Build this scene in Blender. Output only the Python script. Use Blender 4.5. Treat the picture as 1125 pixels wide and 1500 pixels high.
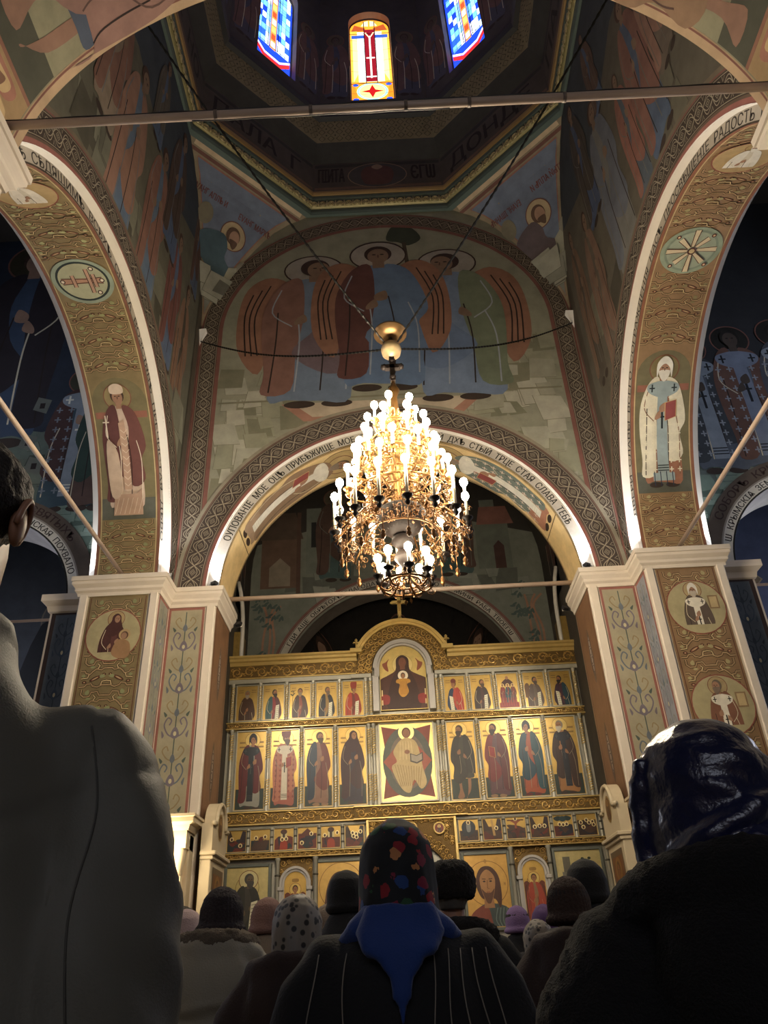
import bpy, bmesh, math, random
from mathutils import Vector, Matrix, noise
from mathutils.geometry import tessellate_polygon
random.seed(11)
PI = math.pi
SC = bpy.context.scene
COL = SC.collection
for o in list(bpy.data.objects):
    bpy.data.objects.remove(o)

# ------------------------------------------------------------------ camera, world, exposure
cam_d = bpy.data.cameras.new('camera')
cam = bpy.data.objects.new('camera', cam_d)
COL.objects.link(cam)
SC.camera = cam
cam_d.sensor_fit = 'VERTICAL'
cam_d.sensor_height = 36.0
cam_d.sensor_width = 27.0
cam_d.lens = 36.0 * 1128.8 / 1500.0
cam_d.clip_start = 0.05
cam_d.clip_end = 200
yaw, pitch, roll = (math.radians(a) for a in (-0.199, 31.426, -2.749))
fw = Vector((math.sin(yaw) * math.cos(pitch), math.cos(yaw) * math.cos(pitch), math.sin(pitch)))
rt = Vector((math.cos(yaw), -math.sin(yaw), 0))
up = rt.cross(fw)
r2 = rt * math.cos(roll) + up * math.sin(roll)
u2 = -rt * math.sin(roll) + up * math.cos(roll)
mw = Matrix((r2, u2, -fw)).transposed().to_4x4()
mw.translation = Vector((-0.166, 0, 1.3))
cam.matrix_world = mw

world = bpy.data.worlds.new('world')
SC.world = world
world.use_nodes = True
bg = world.node_tree.nodes['Background']
bg.inputs[0].default_value = (0.55, 0.62, 0.75, 1)
bg.inputs[1].default_value = 0.012
SC.view_settings.view_transform = 'Standard'
SC.view_settings.look = 'None'
SC.view_settings.exposure = 0.15
SC.view_settings.gamma = 1.0
SC.view_settings.use_curve_mapping = False
SC.cycles.use_denoising = True
SC.cycles.max_bounces = 6
SC.cycles.sample_clamp_indirect = 4.0
SC.cycles.caustics_reflective = False
SC.cycles.caustics_refractive = False
BULB = 190.0      # radiance of a chandelier bulb
FLOOD = 120.0      # watts of an arch flood lamp

WEST = 3.4        # radiance of the unseen fill windows added behind the camera
TRAN = 7.0        # radiance of the unseen fill windows added in the transepts

# ------------------------------------------------------------------ small helpers
def lin(c):
    if isinstance(c, str):
        c = [int(c[i:i + 2], 16) / 255 for i in (0, 2, 4)]
    return tuple((x / 12.92 if x <= 0.04045 else ((x + 0.055) / 1.055) ** 2.4) for x in c[:3])

def new_mat(name):
    m = bpy.data.materials.new(name)
    m.use_nodes = True
    nt = m.node_tree
    return m, nt, nt.nodes, nt.links, nt.nodes['Principled BSDF']

MATS = {}
def mat(name, col, rough=0.6, metal=0.0, var=0.12, scale=6.0, bump=0.0, bscale=40.0, coat=0.0, sheen=0.0, emit=0.0, spec=0.5):
    """plain material with procedural mottling"""
    if name in MATS:
        return MATS[name]
    m, nt, N, L, b = new_mat(name)
    c = lin(col)
    tc = N.new('ShaderNodeTexCoord')
    nz = N.new('ShaderNodeTexNoise'); nz.inputs['Scale'].default_value = scale; nz.inputs['Detail'].default_value = 5
    L.new(tc.outputs['Object'], nz.inputs['Vector'])
    mx = N.new('ShaderNodeMix'); mx.data_type = 'RGBA'
    mx.inputs[6].default_value = (*[x * (1 - var) for x in c], 1)
    mx.inputs[7].default_value = (*[min(1, x * (1 + var)) for x in c], 1)
    L.new(nz.outputs['Fac'], mx.inputs[0])
    L.new(mx.outputs[2], b.inputs['Base Color'])
    b.inputs['Roughness'].default_value = rough
    b.inputs['Metallic'].default_value = metal
    b.inputs['Specular IOR Level'].default_value = spec
    b.inputs['Coat Weight'].default_value = coat
    b.inputs['Sheen Weight'].default_value = sheen
    if emit:
        b.inputs['Emission Color'].default_value = (*c, 1)
        b.inputs['Emission Strength'].default_value = emit
    if bump:
        n2 = N.new('ShaderNodeTexNoise'); n2.inputs['Scale'].default_value = bscale; n2.inputs['Detail'].default_value = 4
        L.new(tc.outputs['Object'], n2.inputs['Vector'])
        bp = N.new('ShaderNodeBump'); bp.inputs['Strength'].default_value = bump; bp.inputs['Distance'].default_value = 0.02
        L.new(n2.outputs['Fac'], bp.inputs['Height']); L.new(bp.outputs['Normal'], b.inputs['Normal'])
    MATS[name] = m
    return m

def paint_mat(name, rough=0.75, var=0.22, scale=3.0, emit=0.0, spec=0.3, sat=1.0, val=1.0):
    """material of a painted surface: colour from the painting, alpha of the colour = gilding"""
    if name in MATS:
        return MATS[name]
    m, nt, N, L, b = new_mat(name)
    at = N.new('ShaderNodeAttribute'); at.attribute_name = 'Col'
    tc = N.new('ShaderNodeTexCoord')
    nz = N.new('ShaderNodeTexNoise'); nz.inputs['Scale'].default_value = scale; nz.inputs['Detail'].default_value = 8; nz.inputs['Roughness'].default_value = .65
    L.new(tc.outputs['Object'], nz.inputs['Vector'])
    mr = N.new('ShaderNodeMapRange'); mr.inputs[1].default_value = 0.3; mr.inputs[2].default_value = 0.7
    mr.inputs[3].default_value = 1 - var; mr.inputs[4].default_value = 1 + var * .6
    L.new(nz.outputs['Fac'], mr.inputs[0])
    mu = N.new('ShaderNodeMix'); mu.data_type = 'RGBA'; mu.blend_type = 'MULTIPLY'; mu.inputs[0].default_value = 1
    hs = N.new('ShaderNodeHueSaturation'); hs.inputs['Saturation'].default_value = sat; hs.inputs['Value'].default_value = val
    L.new(at.outputs['Color'], hs.inputs['Color']); L.new(hs.outputs['Color'], mu.inputs[6]); L.new(mr.outputs[0], mu.inputs[7])
    L.new(mu.outputs[2], b.inputs['Base Color'])
    b.inputs['Specular IOR Level'].default_value = spec
    ma = N.new('ShaderNodeMath'); ma.operation = 'MULTIPLY'; ma.inputs[1].default_value = 0.75
    L.new(at.outputs['Alpha'], ma.inputs[0]); L.new(ma.outputs[0], b.inputs['Metallic'])
    rr = N.new('ShaderNodeMapRange'); rr.inputs[3].default_value = rough; rr.inputs[4].default_value = 0.34
    L.new(at.outputs['Alpha'], rr.inputs[0]); L.new(rr.outputs[0], b.inputs['Roughness'])
    if emit:
        L.new(mu.outputs[2], b.inputs['Emission Color']); b.inputs['Emission Strength'].default_value = emit
    MATS[name] = m
    return m

def tag(o, label=None, cat=None, group=None, kind=None):
    if label: o['label'] = label
    if cat: o['category'] = cat
    if group: o['group'] = group
    if kind: o['kind'] = kind
    return o

def empty(name, loc=(0, 0, 0), label=None, cat=None, group=None, rz=0.0, kind=None):
    o = bpy.data.objects.new(name, None)
    o.empty_display_size = 0.1
    o.location = loc
    o.rotation_euler = (0, 0, rz)
    COL.objects.link(o)
    return tag(o, label, cat, group, kind)

def link(name, me, parent=None, loc=None):
    o = bpy.data.objects.new(name, me)
    COL.objects.link(o)
    if loc: o.location = loc
    if parent:
        o.parent = parent
    return o

class MB:
    """collects primitive shapes into one mesh"""
    def __init__(s): s.v = []; s.f = []; s.sm = []
    def add(s, vs, fs, smooth=False):
        b = len(s.v); s.v += [tuple(p) for p in vs]
        s.f += [tuple(b + i for i in f) for f in fs]; s.sm += [smooth] * len(fs)
    def box(s, x0, x1, y0, y1, z0, z1, bev=0.0):
        if bev <= 0:
            vs = [(x, y, z) for z in (z0, z1) for y in (y0, y1) for x in (x0, x1)]
            s.add(vs, [(0, 2, 3, 1), (4, 5, 7, 6), (0, 1, 5, 4), (2, 6, 7, 3), (0, 4, 6, 2), (1, 3, 7, 5)])
        else:
            b = min(bev, (x1 - x0) * .45, (y1 - y0) * .45, (z1 - z0) * .45)
            bm = bmesh.new(); bmesh.ops.create_cube(bm, size=1)
            for v in bm.verts:
                v.co = Vector(((x0 + x1) / 2 + v.co.x * (x1 - x0), (y0 + y1) / 2 + v.co.y * (y1 - y0), (z0 + z1) / 2 + v.co.z * (z1 - z0)))
            bmesh.ops.bevel(bm, geom=list(bm.edges), offset=b, segments=1, affect='EDGES')
            s.bm(bm)
    def bm(s, bm, smooth=False, M=None):
        bm.verts.index_update()
        s.add([(M @ v.co if M else v.co) for v in bm.verts], [[v.index for v in f.verts] for f in bm.faces], smooth)
        bm.free()
    def lathe(s, prof, c=(0, 0, 0), n=20, smooth=True, axis='Z', a0=0.0, a1=2 * PI, M=None):
        vs = []; fs = []
        full = abs(a1 - a0 - 2 * PI) < 1e-6
        k = n if full else n + 1
        for r, z in prof:
            for i in range(k):
                a = a0 + (a1 - a0) * i / n
                p = Vector((r * math.cos(a), r * math.sin(a), z))
                if M: p = M @ p
                vs.append(p + Vector(c))
        for j in range(len(prof) - 1):
            for i in range(n):
                i2 = (i + 1) % k
                fs.append((j * k + i, j * k + i2, (j + 1) * k + i2, (j + 1) * k + i))
        s.add(vs, fs, smooth)
    def tube(s, pts, r, n=8, smooth=True, caps=True, flat=1.0):
        pts = [Vector(p) for p in pts]
        if len(pts) < 2: return
        rs = r if isinstance(r, (list, tuple)) else [r] * len(pts)
        t0 = (pts[1] - pts[0]).normalized()
        up = Vector((0, 0, 1)) if abs(t0.z) < .9 else Vector((1, 0, 0))
        a = t0.cross(up).normalized()
        vs = []; fs = []
        for i, p in enumerate(pts):
            t = (pts[min(i + 1, len(pts) - 1)] - pts[max(i - 1, 0)])
            if t.length < 1e-9: t = t0
            t.normalize()
            a = (a - t * a.dot(t))
            if a.length < 1e-6: a = t.orthogonal()
            a.normalize(); b = t.cross(a)
            for k in range(n):
                w = 2 * PI * k / n
                vs.append(p + (a * math.cos(w) + b * math.sin(w) * flat) * rs[i])
        for i in range(len(pts) - 1):
            for k in range(n):
                k2 = (k + 1) % n
                fs.append((i * n + k, i * n + k2, (i + 1) * n + k2, (i + 1) * n + k))
        if caps:
            fs.append(tuple(range(n))[::-1]); fs.append(tuple((len(pts) - 1) * n + k for k in range(n)))
        s.add(vs, fs, smooth)
    def sphere(s, c, r, sub=2, sc=(1, 1, 1)):
        bm = bmesh.new(); bmesh.ops.create_icosphere(bm, subdivisions=sub, radius=1)
        for v in bm.verts: v.co = Vector((c[0] + v.co.x * r * sc[0], c[1] + v.co.y * r * sc[1], c[2] + v.co.z * r * sc[2]))
        s.bm(bm, True)
    def prism(s, prof, path, closed=False):
        """sweep a profile (out, up) along a plan polyline (x, y); mitred corners; out = left of travel"""
        n = len(path); rows = []
        for i in range(n):
            p = Vector(path[i])
            def nrm(a, b):
                d = (Vector(b) - Vector(a)).normalized(); return Vector((-d.y, d.x))
            if closed or 0 < i < n - 1:
                n1 = nrm(path[i - 1], path[i]); n2 = nrm(path[i], path[(i + 1) % n])
                m = (n1 + n2); m = m / max(1e-6, m.dot(n1)) if m.length > 1e-6 else n1
            elif i == 0: m = nrm(path[0], path[1])
            else: m = nrm(path[-2], path[-1])
            rows.append([(p.x + m.x * o, p.y + m.y * o, z) for o, z in prof])
        k = len(prof); vs = [q for r in rows for q in r]; fs = []
        for i in range(n if closed else n - 1):
            j = (i + 1) % n
            for a in range(k - 1):
                fs.append((i * k + a, j * k + a, j * k + a + 1, i * k + a + 1))
        if not closed:
            fs.append(tuple(range(k))); fs.append(tuple((n - 1) * k + a for a in range(k))[::-1])
        s.add(vs, fs)
    def mesh(s, name, m, recalc=True):
        me = bpy.data.meshes.new(name)
        me.from_pydata(s.v, [], s.f)
        me.polygons.foreach_set('use_smooth', s.sm)
        if m: me.materials.append(m)
        if recalc and s.f:
            bm = bmesh.new(); bm.from_mesh(me)
            bmesh.ops.recalc_face_normals(bm, faces=bm.faces)
            bm.to_mesh(me); bm.free()
        me.update()
        return me
    def build(s, name, m, parent=None, kind=None, label=None, recalc=True, loc=None):
        o = link(name, s.mesh(name, m, recalc), parent, loc)
        return tag(o, label=label, kind=kind)

# ------------------------------------------------------------------ painting helper: flat coloured shapes laid on a surface
def catmull(pts, closed=True, k=5):
    n = len(pts); out = []
    rng = range(n) if closed else range(n - 1)
    for i in rng:
        p0 = pts[(i - 1) % n] if closed or i > 0 else pts[i]
        p1 = pts[i]; p2 = pts[(i + 1) % n]
        p3 = pts[(i + 2) % n] if closed or i + 2 < n else p2
        for j in range(k):
            t = j / k
            out.append(tuple(0.5 * (2 * p1[d] + (p2[d] - p0[d]) * t + (2 * p0[d] - 5 * p1[d] + 4 * p2[d] - p3[d]) * t * t + (3 * p1[d] - p0[d] - 3 * p2[d] + p3[d]) * t ** 3) for d in (0, 1)))
    if not closed: out.append(tuple(pts[-1]))
    return out

TEXTS = {}
def glyphs(txt):
    """triangles of a line of lettering, height of capitals = 1"""
    if txt not in TEXTS:
        cu = bpy.data.curves.new('lettering', 'FONT'); cu.body = txt; cu.size = 1.0; cu.fill_mode = 'FRONT'
        cu.resolution_u = 3
        o = bpy.data.objects.new('lettering', cu); COL.objects.link(o)
        dg = bpy.context.evaluated_depsgraph_get(); dg.update()
        e = o.evaluated_get(dg); me = e.to_mesh(); me.calc_loop_triangles()
        tr = [[tuple(me.vertices[i].co[:2]) for i in t.vertices] for t in me.loop_triangles]
        e.to_mesh_clear(); bpy.data.objects.remove(o); bpy.data.curves.remove(cu)
        xs = [p[0] for t in tr for p in t]; x0 = min(xs); w = max(xs) - x0
        TEXTS[txt] = ([[((p[0] - x0) / 0.73, p[1] / 0.73) for p in t] for t in tr], w / 0.73)
    return TEXTS[txt]

class Paint:
    def __init__(s): s.items = []; s.M = Matrix.Identity(3); s.stack = []; s.clip = None; s.hole = None
    def push(s, ox=0, oy=0, sx=1, sy=None, rot=0, shear=0):
        s.stack.append(s.M.copy()); sy = sx if sy is None else sy
        c, n = math.cos(rot), math.sin(rot)
        s.M = s.M @ Matrix(((1, 0, ox), (0, 1, oy), (0, 0, 1))) @ Matrix(((c, -n, 0), (n, c, 0), (0, 0, 1))) @ Matrix(((sx, shear, 0), (0, sy, 0), (0, 0, 1)))
    def pop(s): s.M = s.stack.pop()
    def tp(s, p):
        q = s.M @ Vector((p[0], p[1], 1)); return (q.x, q.y)
    def _clip(s, pts):
        if not s.clip: return pts
        x0, y0, x1, y1 = s.clip
        for ax, lim, sg in ((0, x0, 1), (0, x1, -1), (1, y0, 1), (1, y1, -1)):
            out = []
            for i in range(len(pts)):
                a, b = pts[i - 1], pts[i]
                ia, ib = (a[ax] - lim) * sg >= 0, (b[ax] - lim) * sg >= 0
                if ia != ib:
                    t = (lim - a[ax]) / (b[ax] - a[ax]); out.append((a[0] + (b[0] - a[0]) * t, a[1] + (b[1] - a[1]) * t))
                if ib: out.append(b)
            pts = out
            if len(pts) < 3: return []
        return pts
    def _put(s, tris, col, metal):
        if not tris: return
        c = (*lin(col), metal)
        xs = [p[0] for t in tris for p in t]; ys = [p[1] for t in tris for p in t]
        s.items.append((tris, c, (min(xs), min(ys), max(xs), max(ys))))
    def poly(s, pts, col, metal=0.0):
        q = s._clip([s.tp(p) for p in pts])
        if len(q) < 3: return
        t = tessellate_polygon([[Vector((x, y, 0)) for x, y in q]])
        s._put([[q[i] for i in f] for f in t], col, metal)
    def blob(s, pts, col, metal=0.0, k=4): s.poly(catmull(pts, True, k), col, metal)
    def rect(s, x0, y0, x1, y1, col, metal=0.0): s.poly([(x0, y0), (x1, y0), (x1, y1), (x0, y1)], col, metal)
    def ell(s, cx, cy, rx, ry, col, metal=0.0, n=24, rot=0.0):
        c, k = math.cos(rot), math.sin(rot)
        s.poly([(cx + rx * math.cos(a) * c - ry * math.sin(a) * k, cy + rx * math.cos(a) * k + ry * math.sin(a) * c) for a in (2 * PI * i / n for i in range(n))], col, metal)
    def line(s, pts, w, col, metal=0.0, closed=False):
        pts = [s.tp(p) for p in pts]
        if closed: pts = pts + [pts[0]]
        sc = math.sqrt(abs(s.M[0][0] * s.M[1][1] - s.M[0][1] * s.M[1][0])); w = w * sc / 2
        L = []; R = []
        n = len(pts)
        for i in range(n):
            a = pts[i - 1] if i else (pts[-2] if closed else pts[0]); b = pts[i + 1] if i < n - 1 else (pts[1] if closed else pts[i])
            dx, dy = b[0] - a[0], b[1] - a[1]; l = math.hypot(dx, dy) or 1
            nx, ny = -dy / l * w, dx / l * w
            L.append((pts[i][0] + nx, pts[i][1] + ny)); R.append((pts[i][0] - nx, pts[i][1] - ny))
        tr = []
        for i in range(n - 1):
            q = s._clip([L[i], R[i], R[i + 1], L[i + 1]])
            for j in range(1, len(q) - 1): tr.append([q[0], q[j], q[j + 1]])
        s._put(tr, col, metal)
    def curve(s, pts, w, col, metal=0.0, closed=False, k=5): s.line(catmull(pts, closed, k), w, col, metal, closed)
    def ring(s, cx, cy, r, w, col, metal=0.0, n=28, ry=None):
        ry = ry or r
        s.line([(cx + r * math.cos(2 * PI * i / n), cy + ry * math.sin(2 * PI * i / n)) for i in range(n)], w, col, metal, True)
    def text(s, txt, x, y, h, col, width=None, center=False):
        tr, w = glyphs(txt); kx = (width / w) if width else h * .62
        if center: x -= w * kx / 2
        for d in (-.022, .022): s._put([[s.tp((x + p[0] * kx + d * h, y + p[1] * h)) for p in t] for t in tr], col, 0.0)
        return w * kx
    def build(s, name, fn, m, parent=None, maxlen=None, eps=0.0005, h0=0.0, kind=None, label=None, base=0.0, recalc=False):
        V = []; F = []; C = []; lay = []
        for i, (tris, c, bb) in enumerate(s.items):
            l = 0
            for j in range(i):
                b2 = s.items[j][2]
                if lay[j] >= l and bb[0] < b2[2] and bb[2] > b2[0] and bb[1] < b2[3] and bb[3] > b2[1]: l = lay[j] + 1
            lay.append(l); h = h0 + l * eps
            st = list(tris); done = []
            if s.hole:
                hx, hy, hr = s.hole; ins = lambda q: (q[0] - hx) ** 2 + (q[1] - hy) ** 2 < hr * hr or (abs(q[0] - hx) < hr and q[1] < hy)
                while st:
                    t = st.pop(); k3 = [ins(q) for q in t]
                    if all(k3): continue
                    e = [math.hypot(t[k][0] - t[k - 1][0], t[k][1] - t[k - 1][1]) for k in range(3)]; k = e.index(max(e))
                    if i and e[k] > (.035 if any(k3) else 99): a, b, d = t[k - 1], t[k], t[(k + 1) % 3]; mpt = ((a[0] + b[0]) / 2, (a[1] + b[1]) / 2); st += [[a, mpt, d], [mpt, b, d]]
                    elif i and ins(((t[0][0] + t[1][0] + t[2][0]) / 3, (t[0][1] + t[1][1] + t[2][1]) / 3)): continue
                    else: done.append(t)
                st, done = done, []
            if maxlen:
                while st:
                    t = st.pop(); e = [math.hypot(t[k][0] - t[k - 1][0], t[k][1] - t[k - 1][1]) for k in range(3)]
                    k = e.index(max(e))
                    if e[k] > maxlen:
                        a, b, d = t[k - 1], t[k], t[(k + 1) % 3]; mpt = ((a[0] + b[0]) / 2, (a[1] + b[1]) / 2)
                        st += [[a, mpt, d], [mpt, b, d]]
                    else: done.append(t)
            else: done = st
            for t in done:
                if abs((t[1][0] - t[0][0]) * (t[2][1] - t[0][1]) - (t[2][0] - t[0][0]) * (t[1][1] - t[0][1])) < 1e-9: continue
                b = len(V); V += [tuple(fn(p[0], p[1], h)) for p in t]; F.append((b, b + 1, b + 2)); C += [c] * 3
        me = bpy.data.meshes.new(name); me.from_pydata(V, [], F)
        ca = me.color_attributes.new('Col', 'FLOAT_COLOR', 'CORNER')
        ca.data.foreach_set('color', [x for c in C for x in c])
        me.materials.append(m); me.update()
        o = link(name, me, parent)
        return tag(o, label=label, kind=kind)

# ------------------------------------------------------------------ painted figures
SKIN = '9a6a45'
def saint(P, x, y, h, robe='6a2a20', under='35506a', halo='d8b060', hair='4a2c1c', beard=None, hat=None, hatc=None, hold=None, d=0, stole=None, stolec='e0d8c0',
          feet='3a2a20', lines='c8b890', pattern=None, w=1.0, veil=False, wings=None, scroll='e0d8b8', skin=SKIN, ring='7a3a1c', legs=False, gold=0.0, hl=None, robe2=None):
    """standing robed figure in flat colour, y = feet, h = height; d = which way the head turns"""
    P.push(x, y, h * w, h)
    if wings:
        for sg in (-1, 1):
            P.blob([(sg * .06, .80), (sg * .14, .88), (sg * .22, .80), (sg * .25, .60), (sg * .24, .36), (sg * .17, .22), (sg * .13, .45), (sg * .10, .66)], wings)
            for q in range(3): P.curve([(sg * (.14 + .03 * q), .82 - .03 * q), (sg * (.19 + .018 * q), .6), (sg * (.175 + .02 * q), .34)], .006, '2a1810')
    if halo:
        P.ell(d * .012, .925, .105, .105, halo, .5); P.ring(d * .012, .925, .105, .007, ring)
    ft = .05
    if legs:
        for sg in (-1, 1):
            P.blob([(sg * .05, .32), (sg * .085, .3), (sg * .075, .12), (sg * .06 + d * .05, .015), (sg * .02, .02), (sg * .04, .14)], skin)
    else:
        for sg in (-1, 1): P.ell(sg * .06 + d * .03, .02, .05, .022, feet)
    y0 = .28 if legs else ft
    P.blob([(-.035, .85), (.035, .85), (.10, .81), (.13, .66), (.125, .40), (.135, y0), (.03, y0 - .012), (-.07, y0), (-.135, y0 + .01), (-.13, .40), (-.13, .66), (-.10, .81)], under)
    # mantle over both shoulders, open in front
    e = d or 1
    P.blob([(-e * .03, .85), (-e * .10, .82), (-e * .155, .66), (-e * .165, .48), (-e * .15, .22), (-e * .155, y0 + .04), (-e * .06, y0 + .06), (-e * .045, .35), (-e * .02, .6)], robe)
    P.blob([(e * .02, .85), (e * .10, .82), (e * .15, .68), (e * .17, .52), (e * .13, .42), (e * .15, .26), (e * .06, .20), (e * -.06, .34), (e * .02, .50), (e * .05, .68)], robe2 or robe)
    for q in range(4):
        t = -.11 + .07 * q
        P.curve([(t, .62 - .05 * (q % 2)), (t * 1.15 + .012, .40), (t * 1.2, y0 + .05)], .006, lines if q % 2 else '2a1a14')
    P.curve([(-e * .10, .78), (-e * .13, .62), (-e * .06, .52)], .006, lines)
    if pattern:
        for a in range(5):
            for b in range(9):
                px_, py_ = -.12 + .06 * a, .14 + .07 * b
                if abs(px_) < .03 and stole: continue
                P.rect(px_ - .016, py_ - .004, px_ + .016, py_ + .004, pattern); P.rect(px_ - .004, py_ - .02, px_ + .004, py_ + .02, pattern)
    if stole:
        P.poly([(-.035, .74), (.035, .74), (.042, .10), (-.042, .10)], stole)
        P.blob([(-.11, .80), (-.03, .83), (.03, .83), (.11, .80), (.10, .74), (.0, .70), (-.10, .74)], stole)
        for q in (-.08, .08): P.rect(q - .005, .745, q + .005, .805, stolec); P.rect(q - .02, .77, q + .02, .78, stolec)
        P.rect(-.007, .46, .007, .60, stolec); P.rect(-.022, .545, .022, .557, stolec)
        for q in range(3): P.rect(-.04, .13 + .02 * q, .04, .137 + .02 * q, stolec)
    # head
    hx = d * .018
    P.rect(hx - .022, .83, hx + .022, .89, skin)
    if veil:
        P.blob([(hx - .05, .96), (hx, .995), (hx + .05, .96), (hx + .062, .89), (.10, .80), (.03, .70), (-.03, .70), (-.10, .80), (hx - .062, .89)], robe)
        P.ell(hx + d * .01, .92, .034, .05, skin)
    else:
        P.ell(hx, .935, .052, .062, hair)
        P.ell(hx + d * .012, .92, .040, .056, skin)
        if beard: P.blob([(hx + d * .012 - .038, .91), (hx + d * .012 + .038, .91), (hx + d * .016 + .030, .86), (hx + d * .02, .825), (hx + d * .016 - .030, .86)], beard)
    for sg in (-1, 1): P.ell(hx + d * .014 + sg * .015, .932, .008, .004, '20140c', n=8)
    P.line([(hx + d * .018, .93), (hx + d * .02, .908)], .006, '5a3420')
    if hat == 'mitre': P.blob([(hx - .045, .955), (hx - .05, 1.01), (hx, 1.035), (hx + .05, 1.01), (hx + .045, .955)], hatc)
    if hat == 'hood': P.blob([(hx - .052, .86), (hx - .056, .96), (hx - .02, 1.015), (hx + .02, 1.015), (hx + .056, .96), (hx + .052, .86), (hx + .036, .93), (hx, .965), (hx - .036, .93)], hatc)
    if hat == 'tall': P.blob([(hx - .055, .95), (hx - .06, 1.06), (hx + .05, 1.08), (hx + .05, .95)], hatc)
    # hands and what they hold
    hx2 = d * .05
    P.blob([(hx2 - .02, .63), (hx2 + .02, .66), (hx2 + .025, .60), (hx2 - .015, .59)], skin)
    P.blob([(-e * .05, .56), (-e * .02, .60), (-e * .01, .55), (-e * .05, .53)], skin)
    if hold == 'book':
        P.poly([(e * .02, .52), (e * .10, .55), (e * .10, .68), (e * .02, .66)], '8a2418'); P.line([(e * .02, .52), (e * .10, .55), (e * .10, .68), (e * .02, .66)], .006, 'c89848', closed=True)
    if hold == 'scroll':
        P.poly([(e * .05, .68), (e * .12, .70), (e * .10, .40), (e * .03, .38)], scroll)
        for q in range(7): P.line([(e * (.055 - .003 * q), .65 - .038 * q), (e * (.108 - .003 * q), .662 - .038 * q)], .006, '6a5a48')
    if hold == 'cross':
        P.rect(-e * .12 - .005, .60, -e * .12 + .005, .78, lines); P.rect(-e * .12 - .025, .72, -e * .12 + .025, .73, lines)
    if hold == 'staff': P.line([(-e * .15, .15), (-e * .12, .92)], .010, '5a3c20')
    P.pop()

def bust_disc(P, cx, cy, r, **k):
    P.ell(cx, cy, r, r, k.pop('ground', 'a89a68'), .1, n=36); P.ring(cx, cy, r, r * .04, '8a3c1c')
    c = P.clip
    P.clip = (cx - r * .78, cy - r * .66, cx + r * .78, cy + r)
    saint(P, cx, cy - r * 2.1, r * 2.95, **k)
    P.clip = c

def rocks(P, x0, y0, x1, y1, n, cols, seed=1, tall=1.2):
    rn = random.Random(seed)
    for i in range(n):
        cx, cy = rn.uniform(x0, x1), rn.uniform(y0, y1); a = rn.uniform(.12, .3); sk = rn.uniform(-.12, .12)
        q = [(cx - a + sk, cy + a * tall), (cx + a * .8 + sk, cy + a * tall * rn.uniform(.8, 1.1)), (cx + a, cy - a * .6), (cx - a * .9, cy - a * rn.uniform(.5, .9))]
        P.poly(q, rn.choice(cols)); P.line([q[0], q[3], q[2]], .012, cols[-1])

def strapwork(P, x0, x1, y0, y1, red='7e3c1a', dark='3c2a14', green='a09a60', pitch=.42, light='bc9e60'):
    """interlaced ornament: outlined ribbons, oblong bosses, rosettes and leaves repeated over the gilding"""
    w = x1 - x0; n = max(1, round((y1 - y0) / pitch)); st = (y1 - y0) / n
    for i in range(n):
        P.push(x0, y0 + i * st, w, st)
        for (sx, ox) in ((1, 0), (-1, 1)):
            X = lambda t: ox + sx * t
            rib = [[(X(.0), .08), (X(.10), .08), (X(.14), .16), (X(.22), .18), (X(.25), .10), (X(.34), .06), (X(.42), .12), (X(.5), .12)],
                   [(X(.0), .58), (X(.07), .58), (X(.10), .50), (X(.18), .48), (X(.22), .56), (X(.28), .64), (X(.38), .60), (X(.42), .66), (X(.5), .66)],
                   [(X(.06), 1.0), (X(.06), .84), (X(.12), .76), (X(.22), .78), (X(.25), .90), (X(.36), .92), (X(.40), .80), (X(.5), .80)],
                   [(X(.40), .12), (X(.42), .24), (X(.5), .26)], [(X(.16), .48), (X(.14), .36), (X(.02), .34)], [(X(.30), .62), (X(.34), .74), (X(.30), .80)]]
            for off, c, ww in ((0, dark, .062), (1, light, .032), (2, red, .010)):
                for r in rib:
                    if off < 2 or len(r) > 3: P.line(r, ww, c)
            for c, rx, ry in ((dark, .13, .05), (red, .11, .036), (light, .075, .014)): P.ell(X(.28), .33, rx, ry, c, rot=sx * .75, n=12)
            for c, r in ((dark, .042), (red, .030), (light, .014)): P.ell(X(.09), .22, r, r * 1.2, c, n=10); P.ell(X(.44), .46, r * .8, r, c, n=10)
            P.blob([(X(.40), .34), (X(.47), .40), (X(.41), .46), (X(.36), .40)], green, k=3)
            P.blob([(X(.13), .90), (X(.19), .98), (X(.21), .86), (X(.16), .82)], green, k=3)
            P.blob([(X(.02), .44), (X(.08), .48), (X(.09), .40), (X(.05), .38)], green, k=3)
            P.blob([(X(.26), .70), (X(.20), .66), (X(.16), .70), (X(.20), .74)], green, k=3)
        P.pop()

def braid(P, L, h, unit=.30, ground='33241a', light='9a8c72', lw=.010, edge=True):
    unit *= .72
    """plaited band of length L and height h, laid from (0, 0)"""
    P.rect(0, 0, L, h, ground)
    n = max(1, round(L / unit)); st = L / n; m = 10
    if edge:
        for yy in (.05, .95): P.line([(L * i / (n * 2), h * yy) for i in range(n * 2 + 1)], lw * .8, light)
    for ph in (0, PI):
        for k in (0, .13):
            P.line([(st * i / m, h * (.5 + (.34 - k) * math.sin(PI * 1 * i / m + ph))) for i in range(n * m + 1)], lw, light)
    for i in range(n):
        cx = st * (i + .5)
        for k in (.22, .10): P.line([(cx - st * k, h * .5), (cx, h * (.5 + k * .6)), (cx + st * k, h * .5), (cx, h * (.5 - k * .6))], lw * .8, light, closed=True)
        for sg in (-1, 1): P.line([(cx - st * .62, h * (.5 + sg * .40)), (cx - st * .5, h * (.5 + sg * .24)), (cx - st * .38, h * (.5 + sg * .40))], lw * .8, light)

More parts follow.
